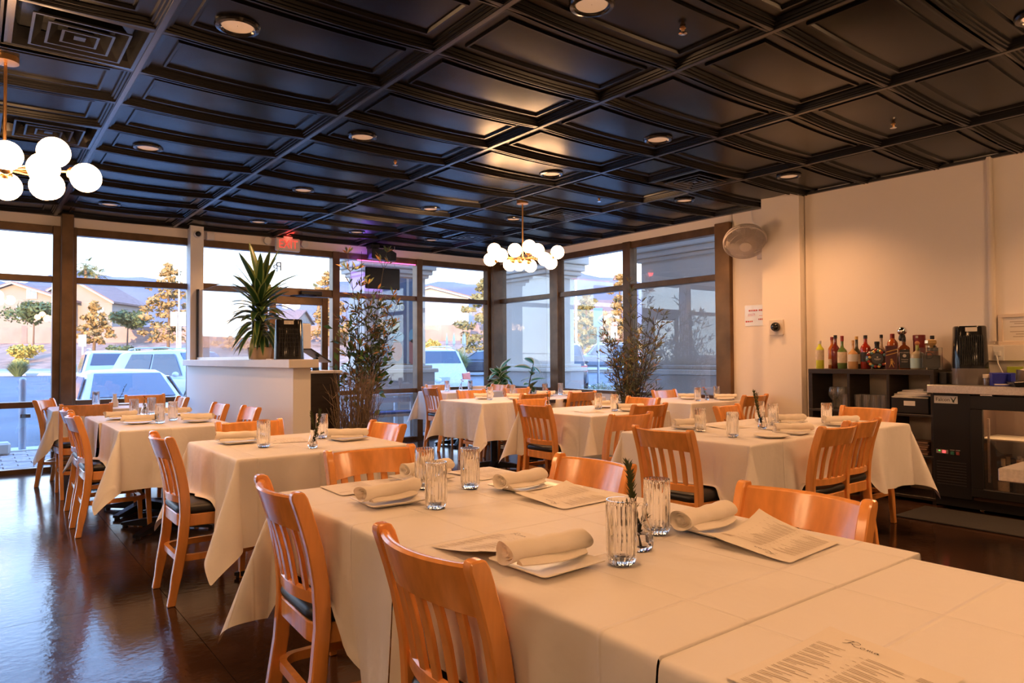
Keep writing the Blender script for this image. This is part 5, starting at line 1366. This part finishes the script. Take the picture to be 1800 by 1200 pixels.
# stucco pillars of the arcade
def pillar(label, x0, x1, y0, y1, mat):
    t = thing('stucco_pillar', label, 'pillar', (0, 0, 0))
    MB().box(x0, x1, y0, y1, 1.10, 2.70).build('shaft', mat, t, bevel=.01)
    for z0, z1, e in ((2.64, 2.70, .05), (2.70, 2.78, .10), (2.78, 2.90, .15), (2.90, 3.16, .20)): MB().box(x0-e, x1+e, y0-e, y1+e, z0, z1).build('capital_band', mat, t, bevel=.012)
    MB().box(x0-.12, x1+.12, y0-.12, y1+.12, -.06, .98).build('base', M('base_'+label.split()[0]+str(int(x0*10)), (.42, .38, .35), .9, bump=(20, .3, .01)), t, bevel=.01)
    for z0, z1, e in ((.98, 1.05, .17), (1.05, 1.11, .09)): MB().box(x0-e, x1+e, y0-e, y1+e, z0, z1).build('base_cap', mat, t, bevel=.012)
    return t
PST = M('pillar_stucco', (.66, .56, .45), .9, 0, .2, bump=(40, .3, .008))
p0 = pillar('tall stucco pillar outside with a blue poster panel, behind the black sign board', 5.20, 6.38, 10.82, 11.45, PST)
PB = M('slate_blue_poster', (.09, .15, .22), .5, noise=(1.5, .2))
MB().box(5.55, 6.28, 10.795, 10.818, 1.14, 2.62).build('poster_panel', PB, p0)
text('poster_letters', 'oco', .24, M('pale_yellow_letter', (.55, .55, .36), .6), p0, (5.80, 10.793, 2.13), (PI/2, 0, 0), .001, 0, -.8)
for cx, cz, rx, rz_, c in ((5.72, 1.78, .13, .13, (.42, .46, .24)), (5.80, 1.60, .14, .10, (.22, .46, .46)), (5.80, 1.36, .10, .18, (.45, .14, .11)), (6.10, 1.34, .10, .22, (.45, .14, .11)), (6.10, 1.62, .07, .12, (.12, .35, .42))):
    MB().loft([[(cx+rx*math.cos(2*PI*i/20), y, cz+rz_*math.sin(2*PI*i/20)) for i in range(20)] for y in (10.794, 10.796)]).build('poster_shape', M('poster_ink_%d%d' % (cx*100, cz*100), c, .6), p0)
MB().box(5.985, 6.03, 10.79, 10.795, 1.12, 2.62).build('poster_stripe', M('poster_pale_stripe', (.5, .5, .44), .6), p0)
pillar('stucco pillar outside the right glass nearest the corner', 8.0, 8.65, 9.40, 10.70, PST)
pillar('broad grey stucco pillar outside the rightmost window', 8.0, 8.65, 5.15, 7.20, M('grey_stucco', (.56, .51, .45), .9, 0, .2, bump=(40, .3, .008)))
tag(MB().box(8.0, 8.65, 2.5, 11.45, 3.16, 3.6).box(4.9, 8.0, 10.82, 11.45, 3.16, 3.6).build('wall_canopy', STUCCO), kind='structure')
pt = thing('patio_table', 'white patio table outside behind the dry shrub', 'table', (5.15, 10.12, -.06))
WP = M('white_patio_paint', (.72, .73, .75), .5)
MB().box(-.45, .45, -.32, .32, .70, .745).build('table_top', WP, pt, bevel=.006)
for a, b in ((-1, -1), (1, -1), (1, 1), (-1, 1)): MB().box(a*.40-.025, a*.40+.025, b*.27-.025, b*.27+.025, 0, .70).build('leg', WP, pt)
MB().box(-.40, .40, -.27, -.25, .60, .68).build('apron', WP, pt)
pb = thing('patio_bench', 'white patio bench with a blue seat pad under the glass', 'bench', (5.05, 9.72, -.06))
MB().box(-.42, .42, -.12, .12, .40, .44).build('seat', WP, pb); MB().box(-.40, .40, -.11, .11, .44, .48).build('seat_pad', M('blue_pad', (.06, .13, .34), .7), pb, bevel=.01)
for a in (-1, 1): MB().box(a*.36-.02, a*.36+.02, -.1, .1, 0, .40).build('leg', WP, pb)

# ---- cars
CGL = M('car_glass', (.035, .05, .075), .06, 0, .7, coat=.4); TIRE = M('tyre', (.02, .02, .022), .8); RIM = M('alloy_rim', (.55, .57, .6), .3, .7); PLAS = M('car_trim', (.03, .032, .036), .5)
TAILR = M('tail_lamp_red', (.55, .06, .05), .2, coat=.5); HEADL = M('head_lamp', (.62, .66, .72), .12, .2, .6, coat=.5)
def car(label, loc, ang, paint, suv=False, Lc=4.75, Wd=1.86, H=1.44):
    t = thing('parked_car', label, 'car', loc, ang)
    hw = Wd/2; x0, x1 = -Lc/2, Lc/2; zb = .20 if not suv else .26; bh = H*.62 if not suv else H*.58
    hood = bh*.90 if not suv else bh*.98
    rearz = bh*1.02 if not suv else bh*1.02
    st = [(x0, .45, rearz*.80, .80), (x0+.06, zb+.05, rearz*.97, .92), (x0+.35, zb, rearz, .985), (x0+1.2, zb, bh*1.03, 1.0), (0, zb, bh*1.0, 1.0), (x1-1.35, zb, bh*.99, 1.0), (x1-1.1, zb, hood*1.03, .99), (x1-.35, zb, hood*.93, .93), (x1-.08, zb+.04, hood*.82, .80), (x1, .40, hood*.66, .66)]
    secs = []
    for x, a, b, wv in st:
        y = hw*wv; m = (a+b)/2
        secs.append([(x, -y*.88, a), (x, -y*.98, a+.10), (x, -y, m), (x, -y*.985, b-.10), (x, -y*.90, b-.02), (x, -y*.6, b+.015), (x, y*.6, b+.015), (x, y*.90, b-.02), (x, y*.985, b-.10), (x, y, m), (x, y*.98, a+.10), (x, y*.88, a)])
    MB().loft(secs).build('body', paint, t, smooth=38)
    # cabin: station x, roof z, half widths at belt and at roof
    if suv: cs = [(x1-1.30, bh*1.0, .90, .86), (x1-1.95, H-.06, .91, .72), (x1-2.5, H, .92, .73), (x0+.75, H-.02, .92, .72), (x0+.42, H-.08, .91, .70), (x0+.10, bh*1.02, .88, .84)]
    else: cs = [(x1-1.25, bh*.98, .88, .84), (x1-2.05, H-.05, .90, .68), (x1-2.55, H, .91, .69), (x0+1.55, H-.03, .91, .67), (x0+.55, bh*1.04, .86, .80)]
    secs = []
    for x, zr, a, b in cs:
        zb2 = bh*.93
        secs.append([(x, -hw*a, zb2), (x, -hw*b, max(zr-.05, zb2+.02)), (x, -hw*b*.86, max(zr, zb2+.03)), (x, 0, max(zr+.02, zb2+.03)), (x, hw*b*.86, max(zr, zb2+.03)), (x, hw*b, max(zr-.05, zb2+.02)), (x, hw*a, zb2)])
    MB().loft(secs).build('cabin', paint, t, smooth=38)
    def quad(pts, nm, m, th=.012):
        p = [Vector(q) for q in pts]; n = (p[1]-p[0]).cross(p[2]-p[0]).normalized()*th
        c = sum(p, Vector())/4
        if n.dot(c-Vector((0, 0, bh*.8))) < 0: n = -n
        MB().loft([[tuple(q+n) for q in p], [tuple(q-n*.5) for q in p]]).build(nm, m, t)
    (fx, fz, fa, fb), (gx, gz_, ga, gb) = cs[0], cs[1]
    k0, k1 = .10, .93
    def fr(u, side, e=.90): return (fx+(gx-fx)*u, side*hw*(fb+(gb-fb)*u)*e*.97, fz+.02+(gz_-fz)*u)
    quad([fr(k0, -1), fr(k0, 1), fr(k1, 1, .86), fr(k1, -1, .86)], 'windshield', CGL)
    (rx, rz, ra, rb), (qx, qz, qa, qb) = cs[-1], cs[-2]
    def rr_(u, side, e=.90): return (rx+(qx-rx)*u, side*hw*(rb+(qb-rb)*u)*e*.97, rz+.02+(qz-rz)*u)
    lo = .34 if suv else .14
    quad([rr_(lo, -1), rr_(lo, 1), rr_(.92, 1, .86), rr_(.92, -1, .86)], 'rear_window', CGL)
    for s in (-1, 1):
        zl, zh = bh*1.03, H-.12
        def sd(x, z):
            u = (z-bh*.93)/(H-.05-bh*.93); y = hw*(.915+((.735 if suv else .70)-.915)*u); return (x, s*(y+.008), z)
        xa, xb = (x1-1.52, x1-1.95); xm = -.45 if suv else -.42
        quad([sd(xa, zl), sd(xm+.04, zl), sd(xm+.04, zh), sd(xb, zh)], 'side_window', CGL, .014)
        xe = x0+.75 if suv else x0+1.20
        quad([sd(xm-.04, zl), sd(xe, zl), sd(xe+.25 if suv else xe+.45, zh), sd(xm-.04, zh)], 'side_window', CGL, .014)
        for wx in (x1-.95, x0+.95):
            r = .335 if not suv else .36
            w_ = MB().lathe([(r*.60, -.10), (r*.96, -.10), (r, -.07), (r, .07), (r*.96, .10), (r*.60, .10)], 26, axis='y').build('wheel', TIRE, t, smooth=40); w_.location = (wx, s*(hw-.10), r)
            rm = MB().lathe([(r*.63, .0), (r*.60, .015)], 26, (0, s*.095, 0), axis='y')
            rm.lathe([(r*.64, 0), (r*.66, s*.02), (r*.56, s*.02)], 26, (0, s*.09, 0), axis='y', caps=False)
            rm.build('rim', PLAS, w_)
            sk = MB()
            for k in range(5):
                a = 2*PI*k/5
                for da in (-.16, .16):
                    c, n = math.cos(a+da), math.sin(a+da); sk.box(-.022, .022, s*.102 if s > 0 else s*.116, s*.116 if s > 0 else s*.102, .03, r*.6)
                    sk.v[-8:] = [tuple(Matrix.Rotation(a+da, 3, 'Y') @ Vector(q)) for q in sk.v[-8:]]
            sk.lathe([(r*.16, .100), (r*.12, .12)], 12, axis='y') if s > 0 else sk.lathe([(r*.12, -.12), (r*.16, -.100)], 12, axis='y')
            sk.build('spokes', RIM, w_)
            MB().lathe([(r*1.04, s*.0), (r*1.16, s*.006), (r*1.16, -.02*s), (r*1.04, -.02*s)], 26, (wx, s*(hw*.998), r), axis='y', caps=False).build('wheel_arch', PLAS if suv else paint, t)
        MB().sphere((x1-1.52, s*(hw+.10), bh*1.06), .10, 12, 8, sq=(.55, 1, .7)).build('mirror', paint, t, smooth=60)
        hz = hood*.74
        MB().loft([[(x1-.10, s*hw*.40, hz+.02), (x1-.10, s*hw*.40, hz-.10), (x1-.30, s*hw*.86, hz-.06), (x1-.42, s*hw*.90, hz+.10)], [(x1+.01, s*hw*.42, hz+.01), (x1+.01, s*hw*.42, hz-.09), (x1-.16, s*hw*.82, hz-.05), (x1-.30, s*hw*.88, hz+.09)]]).build('headlight', HEADL, t)
        rz2 = rearz*.82
        MB().loft([[(x0+.05, s*hw*.62, rz2+.10), (x0+.02, s*hw*.62, rz2-.08), (x0+.18, s*hw*.97, rz2-.10), (x0+.2, s*hw*.95, rz2+.14)], [(x0-.02, s*hw*.64, rz2+.09), (x0-.03, s*hw*.64, rz2-.07), (x0+.03, s*hw*.93, rz2-.09), (x0+.06, s*hw*.92, rz2+.13)]]).build('taillight', TAILR, t)
        if suv: MB().tube([(x1-2.1, s*hw*.64, H+.02), (x1-2.4, s*hw*.64, H+.06), (x0+1.0, s*hw*.64, H+.05), (x0+.7, s*hw*.64, H)], .018, 6).build('roof_rail', RIM, t)
    MB().box(x1-.06, x1+.02, -hw*.38, hw*.38, hood*.50, hood*.76).build('grille', PLAS, t, bevel=.02)
    MB().box(x1-.14, x1+.005, -hw*.6, hw*.6, .27, .36).build('lower_grille', PLAS, t, bevel=.02)
    MB().box(x0-.03, x0+.01, -.17, .17, rearz*.70, rearz*.70+.12).build('licence_plate', M('plate_grey', (.42, .46, .50), .5), t)
    MB().box(x0-.05, x0+.1, -hw*.72, hw*.72, .28, .46).build('rear_bumper', PLAS if suv else paint, t, bevel=.03)
    return t
WHITEC = M('white_car_paint', (.56, .58, .62), .18, 0, .5, coat=.6); DARKC = M('black_car_paint', (.03, .035, .05), .15, .2, .6, coat=.6); BLUEC = M('grey_blue_car_paint', (.16, .19, .24), .2, .3, .6, coat=.6)
def D2(p): return p[0]*F2.x+p[1]*F2.y
def gl(x, y): return (x, y, gz(D2((x, y))))
car('white sedan facing the left window, nearest car outside', gl(2.30, 15.2), rad(-90), WHITEC, False, 4.85, 1.90, 1.36)
car('white sport utility car seen from the rear behind the white sedan', gl(3.55, 26.4), rad(87), WHITEC, True, 4.55, 1.88, 1.66)
car('white sport utility car facing left of the white column, three quarter view', gl(4.75, 21.0), rad(-62), WHITEC, True, 4.6, 1.9, 1.70)
car('white sedan behind the dry shrub and the pillar base', gl(7.9, 15.4), rad(-86), WHITEC, False, 4.7, 1.86, 1.42)
car('white sport utility car showing its rear right of the poster pillar', gl(11.2, 19.8), rad(84), WHITEC, True, 4.6, 1.9, 1.68)
car('black sedan side on, outside the corner window', gl(23.4, 33.0), math.atan2(.609, -.793), DARKC, False, 4.9, 1.88, 1.45)
car('dark sport utility car from the rear behind the right mullion', gl(17.9, 20.3), rad(50), DARKC, True, 4.7, 1.95, 1.80)
car('grey blue sport utility car side on, outside the second right window', gl(31.4, 31.7), math.atan2(.609, -.793), BLUEC, True, 4.6, 1.88, 1.70)

# ---- trees and shrubs
def leaf_m(n, c): return M(n, c, .7, 0, .2)
PG = leaf_m('pine_needles', (.34, .225, .085)); PG2 = leaf_m('green_pine_needles', (.22, .20, .08)); BG = leaf_m('bush_green', (.10, .14, .06)); YG = leaf_m('yellow_shrub', (.42, .34, .08)); BARK = M('bark', (.16, .10, .06), .9)
def blobs(t, name, mat, cl, n, size, seed):
    r_ = random.Random(seed); mb = MB()
    for c, r in cl:
        c = Vector(c)
        for _ in range(n):
            d = Vector((r_.gauss(0, 1), r_.gauss(0, 1), r_.gauss(0, 1))).normalized(); p = c+Vector((d.x*r[0], d.y*r[0], d.z*r[1]))*r_.uniform(.45, 1.0)
            u = Vector((r_.gauss(0, 1), r_.gauss(0, 1), r_.gauss(0, .7))).normalized(); v = u.cross(d).normalized() if abs(u.dot(d)) < .98 else Vector((0, 0, 1)); s = size*r_.uniform(.6, 1.3)
            mb.add([p-u*s, p-v*s*.5, p+u*s, p+v*s*.5], [(0, 1, 2, 3)])
    o = mb.build(name, mat, t); o['kind'] = 'stuff'; return o
def pine(label, s, d, ztop, wd, mat, seed, gap=.25):
    r_ = random.Random(seed); x, y, z = P(s, d); H = ztop-z; t = thing('pine_tree', label, 'tree', (x, y, z), 0, 'trees beyond the street')
    MB().tube([(0, 0, -.3), (.1, 0, H*.4), (0, .1, H*.75), (0, 0, H*.97)], [.16, .13, .08, .02], 7).build('trunk', BARK, t, smooth=60)
    cl = []
    for k in range(46):
        u = gap+(1-gap)*(k/45); a = 2.4*k; r = wd*math.sin(PI*min(1, .32+.68*u))**.9*r_.uniform(.15, 1.05)+.1
        q = r_.uniform(.6, 1.25); cl.append(((r*math.cos(a), r*math.sin(a), H*u+r_.uniform(-.4, .2)), (wd*.34*q*(1.1-u*.6), wd*.17*q*(1.1-u*.5))))
    blobs(t, 'foliage', mat, cl, 55, .24, seed); return t
pine('tall golden pine beside the light pole, left of the white column', -34.3, 70, 10.8, 2.7, PG, 1, .18)
pine('golden pine beyond the grey blue car, right window', 9.3, 60, 8.3, 1.7, PG, 2, .12)
pine('broad golden green pine in the pane left of the window corner', -2.6, 65, 8.4, 2.4, PG2, 3, .05)
pine('small golden pine by the signpost, right of the left post', -42.3, 71, 7.1, 1.6, PG, 4)
pine('golden pine seen through the entrance door', -19.9, 76, 10.5, 2.4, PG, 5, .1)
pine('green gold pine left in the second right window', 7.6, 71, 7.6, 1.6, PG2, 6, .05)
pine('distant green pine behind the street sign', 8.2, 76, 7.9, 2.2, PG2, 7, .05)
pine('golden pine beside the right mullion', 4.9, 66, 7.8, 1.3, PG, 8, .05)
pine('golden pine behind the dry shrub', -13.2, 71, 8.2, 2.4, PG, 9, .08)
pine('low golden pine left of the half wall plant', -28.2, 73, 6.6, 2.6, PG, 10, .05)
pine('golden pine at the far right pane', 14.5, 62, 8.0, 2.0, PG, 11, .1)
def bush(label, s, d, r, h, mat, seed, zoff=0, n=16, trunk=False, name='desert_shrub', size=.14):
    r_ = random.Random(seed); x, y, z = P(s, d); t = thing(name, label, 'shrub' if not trunk else 'tree', (x, y, z), 0, 'shrubs along the street')
    MB().tube([(0, 0, -.2), (.05, 0, max(.2, zoff+h*.2))], [.10 if trunk else .05, .06 if trunk else .03], 6).build('trunk', BARK, t)
    cl = [((r*.62*r_.gauss(0, .6), r*.62*r_.gauss(0, .6), zoff+h*(.35+.45*r_.random())), (r*.45, h*.28)) for _ in range(n)]
    blobs(t, 'foliage', mat, cl, 80, size*1.3, seed); return t
bush('round dark green tree before the left house', -49.1, 72, 2.2, 3.0, BG, 21, 2.4, 24, True, 'round_tree', .17)
bush('dark green hedge tree right of the left house', -42.2, 77, 1.9, 2.3, BG, 22, 1.6, 20, True, 'round_tree', .17)
bush('yellow green shrub on the bank in the left pane', -46.0, 66, 1.4, 1.7, YG, 23)
bush('low yellow shrub below the bank in the left pane', -44.2, 63, .7, .7, YG, 28)
bush('grey green shrub on the bank above the white car', -37.6, 68, 1.3, 1.2, BG, 24)
bush('yellow shrub on the bank behind the poster pillar', -7.4, 66, 1.2, 1.8, YG, 25)
bush('yellow shrub behind the grey blue car', 7.0, 56, 1.5, 1.7, YG, 26)
bush('green shrub by the right light pole', -33.0, 66, 1.0, 1.2, BG, 27)
bush('dark shrub on the bank right of the pampas grass', 1.6, 65, 1.1, 1.0, BG, 29)
bush('green bush at the foot of the corner pillar', 1.75, 21.5, .45, .75, BG, 30, 0, 16, False, 'flower_bush', .05)
hd = thing('clipped_hedge', 'low clipped hedge on the lot before the grey blue car', 'hedge', P(3.6, 23.5), SROT)
blobs(hd, 'foliage', leaf_m('hedge_green', (.20, .24, .13)), [((-.95+.19*k, .12*((k % 3)-1), .26+.05*((k*7) % 3)), (.22, .20)) for k in range(11)], 120, .035, 31)
def grass(label, s, d, h, r, mat, n, seed, plume=0):
    r_ = random.Random(seed); t = thing('grass_clump', label, 'grass', P(s, d)); mb = MB()
    for k in range(n):
        a = r_.uniform(0, 6.28); u = r_.random()**.5; e = Vector((r*u*math.cos(a), r*u*math.sin(a), h*(1-.5*u*u)*r_.uniform(.7, 1))); b = Vector((.15*r*math.cos(a), .15*r*math.sin(a), 0)); m = b.lerp(e, .5)+Vector((0, 0, h*.2)); sd = Vector((-math.sin(a), math.cos(a), 0))*.012*max(1, h)
        mb.add([b-sd, b+sd, m+sd*.8, e, m-sd*.8], [(0, 1, 2, 3, 4)])
    mb.build('blades', mat, t)['kind'] = 'stuff'
    for k in range(plume):
        a = 1.3*k; x = .45*r*math.cos(a); y = .45*r*math.sin(a)
        MB().lathe([(.01, h*.6), (.012, h*.98), (.07, h*1.05), (.05, h*1.25), (.005, h*1.38)], 7, (x, y, 0)).build('plume', M('cream_plume', (.62, .56, .44), .9), t)
grass('dark green grass clump by the curb in the left pane', -30.1, 42.8, 1.15, 1.1, leaf_m('grass_green', (.14, .20, .09)), 700, 41)
grass('big pale pampas grass in the pane left of the window corner', -3.0, 38, 1.75, 1.15, leaf_m('pampas_green', (.30, .34, .14)), 900, 42, 6)
ag = thing('agave', 'spiky grey green agave left of the rear view white car', 'plant', P(-18.7, 30))
for k in range(14):
    a = 2.4*k; u = k/13; e = Vector((math.cos(a)*(.9-.5*u), math.sin(a)*(.9-.5*u), .45+.75*u)); sd = Vector((-math.sin(a), math.cos(a), 0))*.07
    MB().loft([[tuple(-sd*.8), tuple(sd*.8), (0, 0, -.04)], [tuple(e*.5+sd), tuple(e*.5-sd*0+sd*.2), tuple(e*.5-sd)], [tuple(e+sd*.05), tuple(e), tuple(e-sd*.05)]]).build('leaf', M('agave_green', (.24, .32, .22), .6), ag)
def palm(label, s, d, ztop, seed):
    r_ = random.Random(seed); x, y, z = P(s, d); H = ztop-z-1.2; t = thing('fan_palm', label, 'palm', (x, y, z), 0, 'palms behind the houses')
    MB().tube([(0, 0, -.3), (.1, 0, H*.5), (0, 0, H)], [.30, .24, .22], 8).build('trunk', M('palm_trunk', (.30, .19, .11), .9), t, smooth=60)
    o0 = None
    mb = MB()
    for k in range(-5, 6):
        a = k*.24; mb.add([(.9, 0, 0), (1.05+.5*math.cos(a)*1.1, math.sin(a)*.75-.07, -.10-.18*abs(k)/5), (1.2+.95*math.cos(a), math.sin(a)*1.25, -.35-.35*abs(k)/5), (1.05+.5*math.cos(a)*1.1, math.sin(a)*.75+.07, -.10-.18*abs(k)/5)], [(0, 1, 2, 3)])
    mb.tube([(0, 0, 0), (.9, 0, .02)], .03, 4)
    for k in range(26):
        if o0 is None: o0 = mb.build('frond', leaf_m('palm_green', (.22, .23, .09)), t); o = o0
        else: o = copy_part(o0, t)
        o.location = (0, 0, H); o.rotation_euler = (0, r_.uniform(-1.0, .9), 2.4*k)
    return t
palm('left one of the two palms above the left house', -66.9, 110, 17.2, 51)
palm('right one of the two palms above the left house', -64.0, 108, 15.4, 52)
palm('far palm at the window corner', -2.2, 112, 13.0, 53)
palm('far palm seen through the entrance door', -26.2, 95, 11.3, 54)

# ---- block wall, houses, hills
bw = tag(MB().add([], []).loft([[(*(F2*80+S2*s), 3.0), (*(F2*80+S2*s), 5.0), (*(F2*80.2+S2*s), 5.0), (*(F2*80.2+S2*s), 3.0)] for s in range(-110, 91, 4)]).build('wall_block', M('block_wall', (.34, .23, .19), .95, noise=(.8, .15))), kind='structure')
for k in range(26): MB().box(-.25, .25, -.25, .25, 0, 2.25).xf(Matrix.Translation(P(-100+7.4*k, 80, 2.95))).build('wall_pier', bpy.data.materials['block_wall'], bw)
STW = M('house_stucco_tan', (.30, .24, .19), .9); STB = M('house_stucco_white', (.42, .40, .38), .9); ROOF = M('roof_tiles', (.24, .15, .12), .9, noise=(2, .3, (6, 1, 1))); WGL = M('house_window', (.22, .30, .36), .2, 0, .6); FAS = M('fascia', (.60, .50, .42), .8)
def house(label, s, d, parts_, wins, wall):
    t = thing('house', label, 'house', P(s, d, 3.3), SROT)
    for x0, x1, y0, y1, ze, zp, axis in parts_:
        MB().box(x0, x1, y0, y1, 0, ze).build('wall', wall, t)
        if axis == 'y':      # gable end toward the street
            xm = (x0+x1)/2
            MB().loft([[(x0, y0+.02, ze), (x1, y0+.02, ze), (xm, y0+.02, zp)], [(x0, y1, ze), (x1, y1, ze), (xm, y1, zp)]]).build('gable', wall, t)
            for a in (x0, x1):
                o = .5*(1 if a == x1 else -1); sl = (zp-ze)/abs(a-xm)*.5
                MB().loft([[(a+o, y0-.5, ze-sl), (xm, y0-.5, zp), (xm, y0-.5, zp+.25), (a+o, y0-.5, ze-sl+.25)], [(a+o, y1+.5, ze-sl), (xm, y1+.5, zp), (xm, y1+.5, zp+.25), (a+o, y1+.5, ze-sl+.25)]]).build('roof', ROOF, t)
                MB().loft([[(a+o, y0-.55, ze-sl-.12), (xm, y0-.55, zp-.12), (xm, y0-.55, zp+.1), (a+o, y0-.55, ze-sl+.1)], [(a+o, y0-.5, ze-sl-.12), (xm, y0-.5, zp-.12), (xm, y0-.5, zp+.1), (a+o, y0-.5, ze-sl+.1)]]).build('fascia', FAS, t)
        else:
            ym = (y0+y1)/2
            for b in (y0, y1):
                o = .5*(1 if b == y1 else -1); sl = (zp-ze)/abs(b-ym)*.5
                MB().loft([[(x0-.4, b+o, ze-sl), (x0-.4, ym, zp), (x0-.4, ym, zp+.25), (x0-.4, b+o, ze-sl+.25)], [(x1+.4, b+o, ze-sl), (x1+.4, ym, zp), (x1+.4, ym, zp+.25), (x1+.4, b+o, ze-sl+.25)]]).build('roof', ROOF, t)
            MB().loft([[(x0, y0, ze), (x0, y1, ze), (x0, ym, zp)], [(x1, y0, ze), (x1, y1, ze), (x1, ym, zp)]]).build('gable', wall, t)
    for x0, x1, y, z0, z1 in wins:
        f = MB().box(x0-.12, x1+.12, y-.10, y, z0-.12, z1+.12).build('window', FAS, t)
        MB().box(x0, (x0+x1)/2-.04, y-.13, y-.09, z0, z1).build('pane', WGL, f); MB().box((x0+x1)/2+.04, x1, y-.13, y-.09, z0, z1).build('pane', WGL, f)
    return t
house('tan two storey house with tiled gables at the far left', -62.2, 95, [(-13, 2.5, 0, 8, 5.9, 8.4, 'y'), (-4, 7.2, 1.5, 10, 6.0, 9.2, 'y')], [(-3.4, -2.2, 0, 6.4, 7.5), (-4.8, -.6, 0, 3.6, 5.2), (4.2, 6, 1.5, 3.2, 5.0)], STW)
house('white house with a tiled roof left of the window corner', -10.3, 96, [(-6, 4.4, 0, 9, 6.2, 7.6, 'y')], [(-3.4, -1.6, 0, 4.2, 5.8), (-.9, .9, 0, 4.2, 5.8), (-2.8, -.4, 0, 1.4, 2.6)], STB)
house('pale house seen through the glass of the half wall', -40.5, 112, [(-6, 6, 0, 9, 4.0, 5.8, 'x')], [(-3, -1, 0, 1.6, 3.0), (1, 3, 0, 1.6, 3.0)], STW)
house('pale house behind the pines of the second right window', 8.5, 100, [(-7, 7, 0, 9, 4.4, 6.2, 'x')], [(-3, -1, 0, 1.8, 3.4), (2, 4, 0, 1.8, 3.4)], STB)
hr = random.Random(4); rows = []
for i, (d, f) in enumerate(((520, 0), (600, .35), (690, .75), (760, 1.0), (860, .9))):
    row = []
    for k in range(91):
        s = -720+16*k
        h = 74+14*math.sin(s*.011+1.2)+9*math.sin(s*.027+.4)+5*math.sin(s*.061)-.010*max(0, s+100)
        row.append((*(F2*d+S2*s), 8+h*f*(1+.10*math.sin(s*.05+i*2)*(1 if i < 3 else .3))))
    rows.append(row)
tag(MB().loft(rows, caps=False, closed=False).build('hill_range', M('hazy_hills', (.17, .155, .185), .95, noise=(.012, .25)), None, smooth=70), kind='structure')  # distance haze is mixed into the hill colour

# ---- poles and signs
def pole(label, s, d, ztop, r=.06, arm=True):
    x, y, z = P(s, d); t = thing('light_pole', label, 'pole', (x, y, z), SROT)
    MB().tube([(0, 0, 0), (0, 0, ztop-z)], r, 8).build('shaft', M('pole_white', (.66, .66, .66), .5), t, smooth=50)
    if arm: MB().box(-.5, .5, -.12, .12, ztop-z, ztop-z+.14).build('lamp_head', M('lamp_grey', (.4, .4, .4), .5), t)
    return t
pl_ = pole('tall white light pole with two white boards, left of the white column', -26.1, 55, 11.5)
for dx in (-.62, .02): MB().box(dx, dx+.55, -.10, -.07, 3.4, 4.5).build('board', WHITEPL, pl_)
for dx in (-.02, .3): MB().tube([(dx-.1, -.1, 0), (dx-.1, -.1, 3.4)], .05, 6).build('board_post', WHITEPL, pl_)
pole('thin white light pole in the second right window', 5.5, 60, 8.9, .10)
def sign(label, s, d, w_, z0, z1, m, post=WHITEPL):
    x, y, z = P(s, d); t = thing('street_sign', label, 'sign', (x, y, z), SROT)
    MB().box(-w_/2, w_/2, -.02, .02, z0-z, z1-z).build('board', m, t, bevel=.01)
    MB().tube([(0, .04, 0), (0, .04, z1-z)], .045, 8).build('post', post, t, smooth=50)
    return t
sign('white sign on a post behind the rear view white car', -25.7, 42, .46, 2.05, 2.75, WHITEPL)
sign('blue grey back of a sign on a grey post before the grey blue car', 3.2, 26, .34, 2.35, 3.05, M('sign_back', (.40, .48, .58), .4, .3), bpy.data.materials['galvanised'])
sign('small white sign on a post beyond the grey blue car', 6.7, 46, .42, 2.5, 3.25, WHITEPL)
